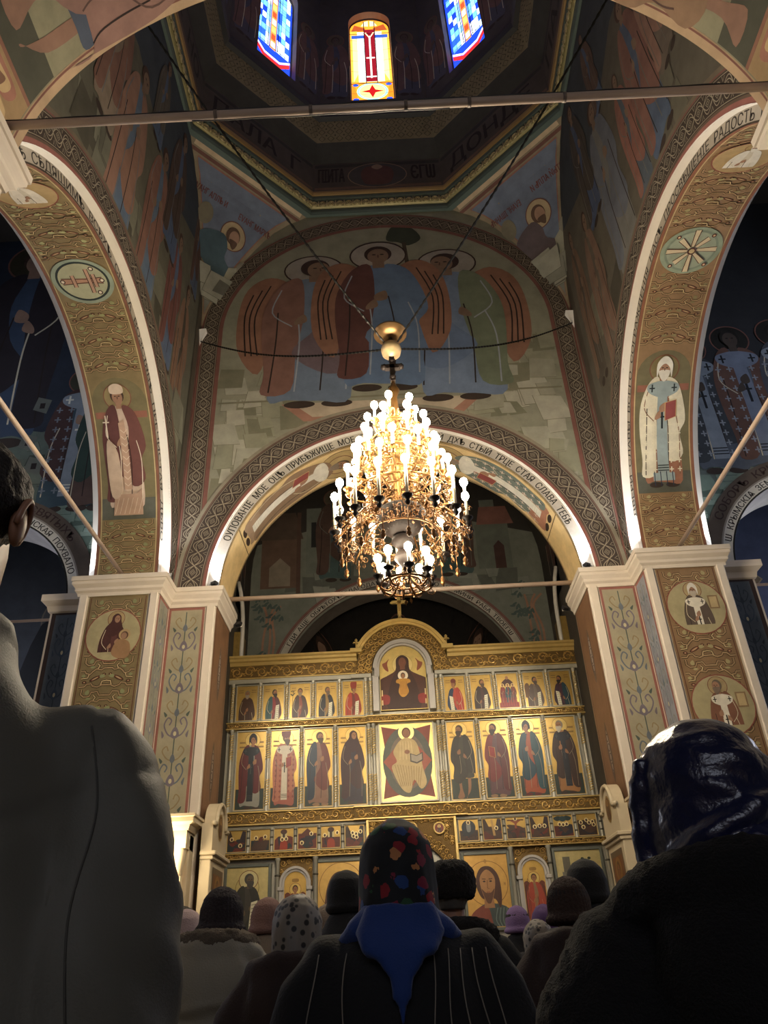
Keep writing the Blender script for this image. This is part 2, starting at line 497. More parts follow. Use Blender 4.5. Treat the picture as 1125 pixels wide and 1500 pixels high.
# ------------------------------------------------------------------ the building
A, YE, YW, YC = 3.46, 10.42, 3.38, 6.90
ZC, ZS = 6.40, 6.30
R0, R1 = 2.94, 2.76            # east / west arch: outer and inner radius of its white ring
Q0, Q1 = 3.24, 3.08            # side arches
FRESCO = paint_mat('fresco', rough=.8, var=.22, sat=.72)
GILT = paint_mat('gilded fresco', rough=.6, var=.18, scale=5, sat=.8)
PLASTER = mat('cream plaster', 'cfc3b4', .65, var=.08)
PALE = mat('white moulding', 'd9d2c8', .6, var=.06)
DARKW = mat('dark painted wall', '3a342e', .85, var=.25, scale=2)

def arc(R, zc, a0, a1, n, xc=0.0): return [(xc + R * math.cos(a0 + (a1 - a0) * i / n), zc + R * math.sin(a0 + (a1 - a0) * i / n)) for i in range(n + 1)]

# floor and outer shell
m = MB(); m.box(-9, 9, -3, 20, -.12, 0)
FL = mat('stone floor', '6a6258', .35, var=.15, scale=2)
m.build('floor', FL, kind='structure')

def mir(sg): return (lambda x: x) if sg < 0 else (lambda x: -x)

# ---- piers with their painted panels and capitals
def floral(P, x0, x1, z0, z1, cols=('5c6672', '6e6270', '8a7440', '4c5a50')):
    w = x1 - x0; c = (x0 + x1) / 2; n = max(1, round((z1 - z0) / .62)); st = (z1 - z0) / n
    for i in range(n):
        z = z0 + i * st; a = cols[i % 2]
        P.line([(c, z), (c, z + st)], w * .035, cols[3])
        for sg in (-1, 1):
            P.curve([(c, z + st * .05), (c + sg * w * .22, z + st * .12), (c + sg * w * .36, z + st * .32), (c + sg * w * .26, z + st * .48), (c + sg * w * .14, z + st * .42), (c + sg * w * .20, z + st * .32)], w * .045, a)
            P.curve([(c, z + st * .55), (c + sg * w * .18, z + st * .60), (c + sg * w * .34, z + st * .76), (c + sg * w * .22, z + st * .86), (c + sg * w * .15, z + st * .76)], w * .04, cols[2])
            P.blob([(c + sg * w * .30, z + st * .55), (c + sg * w * .42, z + st * .62), (c + sg * w * .36, z + st * .50)], cols[3])
            P.blob([(c + sg * w * .34, z + st * .10), (c + sg * w * .43, z + st * .20), (c + sg * w * .40, z + st * .04)], a)
        P.blob([(c, z + st * .28), (c + w * .10, z + st * .20), (c + w * .13, z + st * .08), (c, z + st * .02), (c - w * .13, z + st * .08), (c - w * .10, z + st * .20)], cols[1])
        P.blob([(c, z + st * .70), (c + w * .08, z + st * .58), (c, z + st * .50), (c - w * .08, z + st * .58)], cols[0])
        P.ell(c, z + st * .13, w * .05, st * .05, 'b8a878')

def pier_plan(sg, east):
    pl = [(-2.76, 11.40), (-2.76, YE), (-A, YE), (-A, 9.90), (-4.60, 9.90), (-4.60, 11.40)] if east else \
         [(-4.60, 2.40), (-4.60, 3.90), (-A, 3.90), (-A, YW), (-2.76, YW), (-2.76, 2.40)]
    if sg > 0: pl = [(-x, y) for x, y in pl][::-1]
    return pl

CAPPROF = [(0, 6.17), (.02, 6.17), (.03, 6.22), (.06, 6.25), (.06, 6.29), (.075, 6.31), (.10, 6.34), (.10, 6.385), (.115, 6.39), (.115, 6.46), (0, 6.46)]
piers = {}
for sg, sd in ((-1, 'north'), (1, 'south')):
    for east in (True, False):
        pl = pier_plan(sg, east)
        n = len(pl); vs = [(x, y, z) for z in (0, 6.42) for x, y in pl]
        m = MB(); m.add(vs, [(i, (i + 1) % n, n + (i + 1) % n, n + i) for i in range(n)] + [tuple(range(n, 2 * n))])
        p = m.build('pillar_' + ('east_' if east else 'west_') + sd, PLASTER, kind='structure')
        piers[(sg, east)] = p
        m = MB(); m.prism(CAPPROF, pl if True else pl)
        m.build('capital', PLASTER, p)

GOLDG, GOLDO = '8a7442', '96703e'
for sg in (-1, 1):
    p = piers[(sg, True)]
    s = -sg
    # west face of the side pilaster: gilded strapwork with round bust
    gold = GOLDG if sg < 0 else GOLDO
    P = Paint(); P.rect(-.42, 1.2, .42, 6.2, gold, .5)
    P.line([(-.39, 1.25), (-.39, 6.15), (.39, 6.15), (.39, 1.25)], .014, '6a3a1c')
    strapwork(P, -.36, .36, 1.3, 6.12, red='7a3a18' if sg < 0 else '8a4420', green='8c9058' if sg < 0 else 'a8985c')
    if sg < 0:
        bust_disc(P, 0, 5.57, .38, robe='4a2018', under='5a2a20', veil=True, halo='b89858', d=1)
        P.push(.13, 5.12, .62, .62); P.ell(.05, .72, .13, .13, 'b08c50'); P.ell(.05, .70, .085, .095, '5a3a20'); P.ell(.04, .69, .065, .08, SKIN)
        P.blob([(-.1, .58), (.05, .60), (.18, .52), (.22, .30), (.14, .16), (-.08, .18), (-.2, .32)], '9a6c34'); P.pop()
    else:
        bust_disc(P, .02, 5.56, .40, robe='5a4a3c', under='5a4a3c', stole='d8ceb8', stolec='2a2018', halo='b89c60', hat='hood', hatc='d8d0c0', beard='b8a890')
        bust_disc(P, .02, 4.18, .40, robe='7a4626', under='7a4626', stole='d8ceb8', stolec='2a2018', halo='b89c60', hair='6a5a48', beard='7a6450', d=-1)
        for zz in (5.58, 4.20):
            P.rect(.20, zz - .06, .34, zz + .14, '8a6a3c'); P.rect(.22, zz - .04, .32, zz + .12, 'b89c60')
    xc = sg * 4.03
    P.build('painted_panel', lambda x, z, h: (xc + x, 9.90 - .004 - h, z), GILT, p, label='gilded panel with a painted bust in a ring')
    # mouldings: white edges and red lines
    m = MB()
    for xa, xb in ((3.47, 3.585), (4.475, 4.59)): m.box(min(sg * xa, sg * xb), max(sg * xa, sg * xb), 9.872, 9.90, 1.0, 6.2, .012)
    for xa, xb in ((2.77, 2.90),): m.box(min(sg * xa, sg * xb), max(sg * xa, sg * xb), 10.392, 10.42, 1.0, 6.2, .012)
    m.build('corner_moulding', PLASTER, p)
    # narrow face to the nave and the west face of the inner pilaster
    P = Paint(); P.rect(9.92, 1.0, 10.40, 6.17, '8c3a20'); P.rect(9.965, 1.05, 10.36, 6.13, '8a8674' if sg < 0 else '848690')
    floral(P, 9.98, 10.345, 1.1, 6.1, ('5c6a76', '767480', '7a7a64', '5a6a6a'))
    P.build('painted_panel', lambda y, z, h: (sg * (A - .004 - h), y, z), FRESCO, p, label='narrow grey floral panel')
    P = Paint(); P.rect(2.92, 1.0, 3.45, 6.17, '8c3a20'); P.rect(2.955, 1.05, 3.415, 6.13, '9a8e6c')
    floral(P, 2.97, 3.40, 1.1, 6.1)
    P.build('painted_panel', lambda x, z, h: (sg * x, YE - .004 - h, z), FRESCO, p, label='tall panel of grey and violet scrolling flowers')
    # inner face toward the nave
    P = Paint(); P.rect(10.44, 1.0, 11.38, 6.17, '8a5c30', .35)
    P.line([(10.50, 1.0), (10.50, 6.1), (11.32, 6.1), (11.32, 1.0)], .02, '6a4420')
    for zz in (5.3, 3.9, 2.5):
        P.blob([(10.9, zz + .42), (10.98, zz + .12), (11.0, zz - .1), (10.9, zz - .42), (10.8, zz - .1), (10.82, zz + .12)], '6a5444')
        P.blob([(10.9, zz + .30), (10.95, zz + .05), (10.9, zz - .28), (10.85, zz + .05)], 'a08a78')
        for q in range(4): P.ring(10.9, zz - .2 + .13 * q, .05, .014, '54403a', n=10)
    P.build('painted_panel', lambda y, z, h: (sg * (2.76 - .004 - h), y, z), GILT, p, label='bronze coloured panel with dark spindle ornaments')
    m = MB(); m.box(min(sg * 4.6, sg * 5.12), max(sg * 4.6, sg * 5.12), 10.2, 11.2, 0, 6.2)
    m.prism([(0, 6.08), (.03, 6.1), (.05, 6.18), (.12, 6.24), (.12, 6.34), (0, 6.34)], [(sg * 5.12, 11.2), (sg * 5.12, 10.2), (sg * 4.6, 10.2)] if sg > 0 else [(sg * 4.6, 10.2), (sg * 5.12, 10.2), (sg * 5.12, 11.2)][::1], False)
    m.build('aisle_impost', PLASTER, p)
    P = Paint(); P.rect(4.63, 1, 5.09, 6.08, '3a2420'); P.rect(4.66, 1, 5.03, 6.05, '4a5664')
    floral(P, 4.68, 5.01, 1.1, 6.0, ('2e3c4c', '34465a', '303e4a', '2a3644'))
    P.build('painted_panel', lambda x, z, h: (sg * x, 10.196 - h, z), FRESCO, p, label='slate blue scrollwork panel toward the aisle')

# ---- east wall over the altar arch
P = Paint(); P.hole = (0, ZC, R0)
base = [(-A, 6.3), (-R0, 6.3)] + arc(R0, ZC, PI, 0, 48) + [(R0, 6.3), (A, 6.3), (A, 15.0), (-A, 15.0)]
P.poly(base, '8c8a72')
rn = random.Random(3)
P.clip = (-3.06, 6.5, 3.06, 14.9)
for (bx0, bx1, bz0, bz1, nn, sd) in ((-2.95, -2.2, 7.4, 10.6, 34, 5), (2.1, 2.95, 7.4, 11.4, 38, 6), (-2.2, -1.4, 9.4, 10.0, 6, 8), (1.5, 2.2, 9.3, 10.0, 7, 9)):
    rocks(P, bx0, bz0, bx1, bz1, nn, ('a09c86', '96927a', 'a8a28c', '8e8c70', '787458'), sd, 1.3)
P.rect(-3.0, 10.02, 3.0, 10.06, '7a7458')
# a pale dais, three winged robed figures standing side by side, a tree above
P.poly([(-1.9, 9.95), (1.6, 9.95), (1.2, 9.55), (-1.5, 9.55)], '9a5c3c'); P.poly([(-1.7, 9.95), (1.4, 9.95), (1.05, 9.64), (-1.35, 9.64)], 'b09a7c')
P.blob([(.1, 14.1), (.25, 14.5), (.6, 14.45), (.8, 14.1), (.55, 13.9), (.35, 14.0)], '3c4432'); P.line([(.45, 14.0), (.5, 13.2)], .08, '4a3c2a')
for (fx, fz, fh, rb, rb2, un, dd, ww) in ((-1.42, 9.85, 3.75, '7c4a38', '6c5660', '5a6e8a', 1, 1.45), (1.32, 9.85, 3.75, '6a7458', '4a6690', '5a7296', -1, 1.45), (-.08, 10.15, 3.75, '5c2a22', '42648e', '42648e', 0, 1.4)):
    saint(P, fx, fz, fh, robe=rb, robe2=rb2, under=un, halo='a09684', ring='3c241a', hair='3c241c', wings='8a5028', d=dd, w=ww, lines='8a92a0', skin='7c5a40')
P.clip = None
# plaited border following the lunette
P.clip = None
def lun(t):
    """outline of the lunette, t = length from the bottom corner; returns point and normal angle"""
    if t < 5.3: return (A - .02, 6.46 + t), 0.0
    a = (t - 5.3) / 3.42; return ((A - .02) * math.cos(a) * 1.0, 11.76 + 3.1 * math.sin(a)), a
EW = P.build('wall_east', lambda x, z, h: (x, YE - h, z), FRESCO, kind='structure')
for sg in (-1, 1):
    P = Paint(); P.rect(0, 0, 10.67, .40, '7a3a26'); P.push(0, .03); braid(P, 10.67, .30, ground='4a3a2c'); P.pop()
    P.build('plaited_border', lambda u, v, h: ((lambda q: (sg * (q[0][0] - v * math.cos(q[1])), YE - .012 - h, q[0][1] - v * math.sin(q[1])))(lun(u))), FRESCO, EW, maxlen=.12, label='plaited border beside the lunette')

def ring_fn(R, zc, y0): return lambda u, v, h: (-(R + v) * math.cos(u / R), y0 - h, zc + (R + v) * math.sin(u / R))
P = Paint(); Lb = PI * 2.94
P.rect(0, 0, Lb, .49, '6a4a38'); P.rect(0, .0, Lb, .05, '8c3c2c'); P.rect(0, .43, Lb, .49, '8a8068')
P.push(0, .07); braid(P, Lb, .33, unit=.30, ground='463830'); P.pop()
P.build('plaited_border', ring_fn(2.94, ZC, YE - .02), FRESCO, EW, maxlen=.10, label='plaited border round the altar arch')
def letters(P, txt, L, h, v, col, a=0.0, b=1.0):
    P.text(txt, L * a, v, h, col, width=L * (b - a))
P = Paint(); Lr = PI * R1
P.rect(0, 0, Lr, R0 - R1, 'aaa093')
letters(P, 'ОУПОВАНІЕ  МОЕ  ОЦЪ  ПРИБѢЖИЩЕ  МОЕ  СНЪ  ПОКРОВЪ  МОЙ  ДХЪ  СТЫЙ  ТРЦЕ  СТАЯ  СЛАВА  ТЕБѢ', Lr, .125, .025, '2e2a24', .105, .895)
T1 = P.build('trim_1', ring_fn(R1, ZC, YE + .05), FRESCO, maxlen=.10, kind='structure')
m = MB()
def arch_strip(m, R, xy0, xy1, zc, fn, n=56):
    vs = []; 
    for i in range(n + 1):
        a = PI * i / n
        for q in (xy0, xy1): vs.append(fn(R, a, q))
    m.add(vs, [(2 * i, 2 * i + 1, 2 * i + 3, 2 * i + 2) for i in range(n)], True)
ef = lambda R, a, q: (R * math.cos(a), q, ZC + R * math.sin(a))
arch_strip(m, R0, YE - .03, YE + .05, ZC, ef); m.build('arch_reveal', PALE, T1)

# soffit of the altar arch
P = Paint(); Ls = PI * R1; y0s, y1s = YE + .05, 11.42
P.rect(0, -.46, Ls, .46, 'dcb86c', .15)
for v in (-.44, .44): P.rect(0, v - .012, Ls, v + .012, '5a4420')
P.line([(0, -.41), (Ls, -.41)], .012, '7a4a24'); P.line([(0, .41), (Ls, .41)], .012, '7a4a24')
for (a0, a1) in ((.42, .58),):
    P.push(Ls * a0, 0); 
    for i in range(9):
        for j in range(5):
            P.curve([(i * .155, -.36 + j * .16), (i * .155 + .06, -.30 + j * .16), (i * .155 + .12, -.36 + j * .16), (i * .155 + .05, -.40 + j * .16)], .010, '5c4a22')
            P.ring(i * .155 + .06, -.34 + j * .16, .03, .008, '6a5426', n=8)
    P.pop()
for sgn, rb, un, pt in ((-1, '8a6a48', '9a7a58', 'd8ccb0'), (1, '6a7468', 'a4623a', 'd0b8a0')):
    u0 = Ls * .10 if sgn < 0 else Ls * .90
    P.push(u0, 0, 1, 1, rot=-PI / 2 if sgn < 0 else PI / 2)      # figure upright along the arch
    P.ell(0, 2.55, .36, .42, 'c8a860', .5); P.ring(0, 2.55, .36, .012, '5a4420', ry=.42)
    saint(P, 0, .35, 2.35, robe=rb, under=un, stole='d4ccb8', pattern=pt if sgn > 0 else None, hold='book', d=0, halo='ccac64', w=.95, hair='5a4630', beard='8a7660')
    P.line([(-.42, .30), (.42, .30)], .016, '5a4420'); P.pop()
SO = P.build('trim_2', lambda u, v, h: (-(R1 - h) * math.cos(u / R1), (y0s + y1s) / 2 + v, ZC + (R1 - h) * math.sin(u / R1)), GILT, maxlen=.09, eps=.0013, kind='structure')

# ---- side walls and side arches
def figs_left(P):
    rocks(P, 5.0, 9.7, 9.6, 10.6, 26, ('6c6a58', '74725e', '605e4e', '4a4638'), 21, 2.0)
    for (x, z, h, rb, un, w) in ((7.55, 9.7, 3.4, '7c4a36', '46607e', .8), (8.75, 9.5, 3.0, '6c3024', '3e567c', .75), (6.35, 9.5, 3.8, '8a5a40', '46607e', .8), (8.25, 11.4, 3.2, '4e3a30', '34507a', .8),
                                 (9.45, 8.6, 3.4, '7a5234', '4e4436', .6), (5.5, 10.6, 3.2, '7a4a34', '84705a', .8), (9.7, 12.0, 2.6, '5a3a2c', '3c5070', .6), (7.1, 12.6, 2.2, '5a5248', '3a567e', .8)):
        saint(P, x, z, h, robe=rb, under=un, halo=None, w=w, d=1, lines='6c6c70', skin='7a5a40')
    rocks(P, 8.9, 7.4, 9.9, 9.2, 12, ('74725e', '6c6a58', '80806a', '4a4638'), 23, 1.8)
def figs_right(P):
    rocks(P, 5.2, 9.6, 9.6, 10.8, 20, ('6c6654', '645e4c', '5a5444', '443e32'), 31, 2.2)
    for (x, z, h, rb, un, w) in ((7.45, 9.8, 3.6, '5e6270', '6e6c68', .9), (6.45, 9.9, 2.6, '84442c', '4a5664', .7), (8.8, 8.9, 3.6, '74503a', '5e5244', .6), (5.75, 9.9, 3.2, '7a4634', '3e5270', .8), (8.2, 11.6, 3.0, '4a4038', '34486e', .8),
                                 (9.6, 9.4, 3.6, '6e4c30', '50463a', .5), (7.0, 12.7, 2.0, '5e4232', '3e5478', .8), (5.1, 10.5, 2.6, '8a5a44', '6a5a4c', .7)):
        saint(P, x, z, h, robe=rb, under=un, halo=None, w=w, d=-1, lines='6a645c', skin='7a5a40')
for sg, sd, wn in ((-1, 'north', 0), (1, 'south', 1)):
    P = Paint(); P.hole = (YC, ZS, Q0)
    P.poly([(YW, 6.2), (YC - Q0, 6.2), (YC - Q0, ZS)] + arc(Q0, ZS, PI, 0, 48, YC)[1:-1] + [(YC + Q0, ZS), (YC + Q0, 6.2), (YE, 6.2), (YE, 15.0), (YW, 15.0)], '5e5a4a' if sg < 0 else '5a5244')
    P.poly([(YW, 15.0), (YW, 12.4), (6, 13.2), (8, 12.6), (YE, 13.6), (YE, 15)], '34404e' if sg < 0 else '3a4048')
    P.clip = (YW + .05, 6.6, YE - .30, 14.9)
    (figs_left if sg < 0 else figs_right)(P)
    P.clip = None
    P.rect(YE - .30, 6.4, YE, 15, '4e4434'); P.rect(YE - .07, 6.4, YE, 15, '6e3424')
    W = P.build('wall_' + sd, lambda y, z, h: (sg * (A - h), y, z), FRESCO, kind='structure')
    sf = (lambda R, zc, x0: (lambda u, v, h: (sg * (x0 - h), YC - sg * -1 * -(R + v) * math.cos(u / R) * (1 if sg > 0 else 1), zc + (R + v) * math.sin(u / R))))
    def side_ring(R, x0, s=sg):
        # letters run west to east on the north side, east to west on the south side
        return lambda u, v, h: (s * (x0 - h), YC + s * (R + v) * math.cos(u / R), ZS + (R + v) * math.sin(u / R))
    P = Paint(); Lb = PI * Q0
    P.rect(0, 0, Lb, .50, '5c4634'); P.rect(0, 0, Lb, .06, '8c3c2c'); P.rect(0, .44, Lb, .50, '6a5a44'); P.line([(0, .43), (Lb, .43)], .016, '7a2e20')
    P.push(0, .09); braid(P, Lb, .32, unit=.31, ground='38291f', light='968a74'); P.pop()
    P.build('plaited_border', side_ring(Q0, A - .02), FRESCO, W, maxlen=.11, label='plaited border round the side arch')
    P = Paint(); Lr = PI * Q1; P.rect(0, 0, Lr, Q0 - Q1, '968a7a'); P.rect(0, 0, Lr, .02, '3a2a1c')
    letters(P, 'ИЖЕ  ВО  ТМѢ  СѢДЯЩИМЪ  ВСѢХЪ  СВѢТА  ВОЗСІЯВЪ  ПРЕЧИСТАЯ  ДѢВО' if sg < 0 else 'ДВЕРИ  СЛАВЫ  ВСЕГО  СОГРАЖДЕНІЯ  НАСЪ  ПРОСВѢЩЕНІЕ  РАДОСТЬ  И  ПОХВАЛА', Lr, .115, .03, '2c241e', .08, .92)
    T = P.build('trim_%d' % (3 + wn), side_ring(Q1, A + .09), FRESCO, maxlen=.10, kind='structure')
    m = MB(); sfn = lambda R, a, q: (sg * q, YC + R * math.cos(a), ZS + R * math.sin(a))
    arch_strip(m, Q0, A - .03, A + .09, ZS, sfn); arch_strip(m, Q0, 4.48, 4.62, ZS, sfn)
    vs = [sfn(R, PI * i / 56, 4.48) for i in range(57) for R in (Q1, Q0)]
    m.add(vs, [(2 * i, 2 * i + 1, 2 * i + 3, 2 * i + 2) for i in range(56)], True)
    m.build('arch_reveal', PALE, T)
    # gilded soffit: u = height along the arch from its east foot, x = across the picture
    gold = GOLDG if sg < 0 else GOLDO
    P = Paint(); Ls = PI * Q1; hw = .465
    P.rect(-hw, 0, hw, Ls, gold, .35)
    for v in (-.445, .445): P.rect(v - .02, 0, v + .02, Ls, '7a4426' if sg < 0 else '86481f')
    for v in (-.41, .41): P.line([(v, 0), (v, Ls)], .010, 'c8b070')
    strapwork(P, -.40, .40, .05, 1.08, pitch=.40, red='7a3a18', green='8c9058' if sg < 0 else 'a8985c')
    strapwork(P, -.40, .40, 3.30, 4.42, pitch=.40, green='949458' if sg < 0 else '8a7c48'); strapwork(P, -.40, .40, 5.10, 6.2, pitch=.40, green='a4a468' if sg < 0 else 'a09458'); strapwork(P, -.40, .40, 6.7, 9.6, pitch=.42)
    # niche with the standing saint
    P.poly([(-.40, 1.10), (.40, 1.10), (.40, 2.85)] + [(.40 * math.cos(a), 2.85 + .38 * math.sin(a)) for a in (PI * i / 12 for i in range(1, 12))] + [(-.40, 2.85)], '74683e' if sg < 0 else '6e6440', .1)
    P.rect(-.40, 1.10, .40, 1.42, '565648')
    P.rect(-.38, 2.62, .38, 2.72, '8a4a2a')
    if sg < 0:
        saint(P, -.02, 1.22, 1.86, robe='5c2a24', robe2='6a3428', under='c2a48a', halo='a08a50', hair='4a3020', hat='mitre', hatc='cdb294', hold='cross', w=1.02, lines='d8c4a8', d=0)
        P.poly([(-.07, 2.55), (.02, 2.60), (.06, 1.55), (-.06, 1.55)], 'b48a68')
        for q in range(9): P.line([(-.05, 2.45 - .1 * q), (.0, 2.40 - .1 * q), (.05, 2.45 - .1 * q)], .008, 'd8c0a0')
        P.poly([(-.20, 1.55), (-.12, 1.48), (.12, 1.48), (.20, 1.56), (.22, 1.16), (-.22, 1.16)], 'ac8464')
        for q in range(6): P.line([(-.2 + .07 * q, 1.18), (-.14 + .07 * q, 1.42)], .007, 'd0b898')
        P.blob([(-.26, 2.3), (-.12, 2.1), (-.10, 1.5), (-.24, 1.45), (-.29, 1.9)], 'b89a7c')
    else:
        saint(P, 0, 1.18, 1.92, robe='d2c6a6', robe2='d2c6a6', under='96562c', halo='8c7a48', hair='b8b0a0', beard='cfc6b4', hat='hood', hatc='d8d2c2', stole='8c9a98', stolec='20282c', hold='book', w=1.06, lines='7a4a26', pattern='d8ccaa')
        P.rect(-.16, 1.28, .16, 1.40, '8fa0a0')
        for q in range(4): P.line([(-.14 + .09 * q, 1.20), (-.14 + .09 * q, 1.42)], .012, '22304a')
    # round medallion with a cross
    c = 4.76
    P.ell(0, c, .40, .37, '8c9a84' if sg < 0 else '8a9a80', .0, n=40); P.ell(0, c, .345, .325, '2a3430' if sg < 0 else '7c8c78', n=40); P.ell(0, c, .315, .295, 'a8a884' if sg < 0 else '94a088', n=40)
    if sg < 0:
        P.push(0, c, .98, .94, rot=-PI / 2); c = 0
        P.rect(-.045, c - .29, .045, c + .28, 'b07c58'); P.line([(-.05, c - .29), (-.03, c + .05), (-.05, c + .28)], .014, '4a2418'); P.line([(.05, c - .29), (.03, c + .05), (.05, c + .28)], .014, '4a2418')
        for zz, ww in ((c + .10, .2), (c + .17, .11), (c - .12, .1)): P.rect(-ww, zz - .02, ww, zz + .02, 'b88868'); P.line([(-ww, zz - .026), (ww, zz - .026)], .010, '4a2418'); P.line([(-ww, zz + .026), (ww, zz + .026)], .010, '4a2418')
        for q in ((-.2, c + .18), (.2, c + .18), (0, c + .27), (0, c - .28)): P.ell(q[0], q[1], .036, .036, '3c1c14'); P.ell(q[0], q[1], .022, .022, 'd8c8b0')
        P.pop(); c = 4.76
    else:
        for k in range(8):
            a = k * PI / 4; l = .33 if k % 2 == 0 else .26; dx, dz = math.cos(a), math.sin(a)
            for w1, w2, cc in ((.05, .085, '5a2418'), (.034, .066, 'c8b48c')):
                P.poly([(dx * .06 - dz * w1 * .5, c + dz * .06 + dx * w1 * .5), (dx * l - dz * w2 * .5, c + dz * l + dx * w2 * .5), (dx * l + dz * w2 * .5, c + dz * l - dx * w2 * .5), (dx * .06 + dz * w1 * .5, c + dz * .06 - dx * w1 * .5)], cc)
            if k % 2: P.ell(dx * .32, c + dz * .32, .03, .03, '5a2418'); P.ell(dx * .32, c + dz * .32, .016, .016, 'c8a070')
        P.ell(0, c, .055, .055, '5a2418'); P.ell(0, c, .036, .036, 'b8a068')
    bust_disc(P, 0, 6.48, .36, robe='cfc4b0' if sg < 0 else 'd0c8b8', under='c0b49c', halo='b0904c', ground='a8884a', hair='d0c8b8', beard='d0c8b8')
    P.build('soffit_painting', lambda x, u, h: (sg * 4.015 + x, YC + (Q1 - h) * math.cos(u / Q1), ZS + (Q1 - h) * math.sin(u / Q1)), GILT, T, maxlen=.09, eps=.0013,
            label='gilded arch soffit with a saint in dark red mantle and a round cross' if sg < 0 else 'gilded arch soffit with a white hooded bishop and an eight armed cross')

# ---- western arch, seen from underneath
P = Paint(); Ls = PI * R1
P.rect(0, -.49, Ls, .49, '8a8460', .1)
for v in (-.44, .44): P.rect(0, v - .05, Ls, v + .05, 'b08a58', .2); P.line([(0, v - .03), (Ls, v - .03)], .016, '7a3a20')
for sgn in (-1, 1):
    u0 = 0 if sgn < 0 else Ls
    P.push(u0, 0, 1, 1, rot=-PI / 2 if sgn < 0 else PI / 2)
    P.rect(-.38, -.2, .38, .62, 'a8803c', .5); P.rect(-.38, .60, .38, .64, '8a4c24')
    for q in range(3):
        for w_ in (.24, .17, .10): P.blob([(0, -.05 + .22 * q + w_ * .7), (w_, .02 + .22 * q + w_ * .3), (w_ * .8, -.06 + .22 * q), (0, -.10 + .22 * q), (-w_ * .8, -.06 + .22 * q), (-w_, .02 + .22 * q + w_ * .3)], ('7a4a20', 'c0984c', 'a0542c')[(q + int(w_ * 100)) % 3])
    P.rect(-.38, .64, .38, 1.02, '4a4a3a')
    saint(P, 0, .78, 2.3, robe='8a5a4a' if sgn < 0 else '7a5230', robe2='8a5a4a' if sgn < 0 else '8a6238', under='3e4c64' if sgn < 0 else '6a4a30', halo='b09858', legs=True, hold='scroll' if sgn > 0 else None, scroll='a8b8b8', w=1.25, d=1, skin='8a5a3c', lines='5a3a30')
    P.pop()
WS = P.build('trim_5', lambda u, v, h: (-(R1 - h) * math.cos(u / R1), 2.89 + v, ZC + (R1 - h) * math.sin(u / R1)), FRESCO, maxlen=.09, eps=.0013, kind='structure')
P = Paint()
P.poly([(-A, 6.3), (-R1, 6.3)] + arc(R1, ZC, PI, 0, 40) + [(R1, 6.3), (A, 6.3), (A, 15.0), (-A, 15.0)], '7a7660')
P.build('wall_west', lambda x, z, h: (x, YW + h, z), FRESCO, kind='structure')
P = Paint()
P.poly([(-4.6, 6.3), (-R1, 6.3)] + arc(R1, ZC, PI, 0, 40) + [(R1, 6.3), (4.6, 6.3), (4.6, 12.0), (-4.6, 12.0)], '7a7660')
P.build('wall_nave', lambda x, z, h: (x, 2.40 - h, z), FRESCO, kind='structure')

# ---- octagonal cornice, pendentives, drum
OY = 6.95
def octa(ap): return [(ap / math.cos(PI / 8) * math.cos(PI / 8 + PI / 4 * k), OY + ap / math.cos(PI / 8) * math.sin(PI / 8 + PI / 4 * k)) for k in range(8)]
GREEN = mat('grey green paint', '4c5850', .6, var=.15)
GOLDM = mat('gilded moulding', '8a8058', .42, .35, var=.2, scale=14)
TAN = mat('tan moulding', '8e7248', .6, .2, var=.15)
oc = octa(A)
m = MB(); m.prism([(-.06, 14.90), (.05, 14.90), (.07, 14.96), (.07, 15.05), (-.06, 15.05)], oc, True); CO = m.build('trim_6', GREEN, kind='structure')
m = MB(); m.prism([(.03, 15.05)] + [(.05 + .085 * math.sin(t), 15.14 - .085 * math.cos(t)) for t in (PI * i / 8 for i in range(9))] + [(.03, 15.25)], oc, True)
tor = m.build('gilded_torus', GOLDM, CO)
m = MB()
for k in range(8):
    a, b = Vector(oc[k]), Vector(oc[(k + 1) % 8]); d = (b - a).normalized(); nv = Vector((-d.y, d.x)); L = (b - a).length; n = int(L / .17)
    for i in range(n):
        c = a + d * (L * (i + .5) / n) + nv * .135
        for r, off in ((.062, 0), (.03, 0)):
            pts = [(c.x + d.x * r * math.cos(t) , c.y + d.y * r * math.cos(t), 15.135 + r * math.sin(t) * 1.1) for t in (2 * PI * j / 10 for j in range(11))]
            m.tube(pts, .012, n=4)
        e = a + d * (L * (i + 1) / n) + nv * .135
        m.tube([(e.x, e.y, 15.06), (e.x, e.y, 15.22)], .016, n=4)
m.build('egg_carving', mat('bright gilding', 'c4b484', .36, .4, var=.2, scale=20), CO)
m = MB(); m.prism([(.0, 15.25), (.10, 15.25), (.14, 15.30), (.14, 15.38), (.0, 15.38)], oc, True); m.build('upper_band', GREEN, CO)
m = MB(); m.prism([(.0, 15.38), (.17, 15.38), (.19, 15.42), (.19, 15.47), (.0, 15.47)], oc, True); m.build('upper_fillet', TAN, CO)

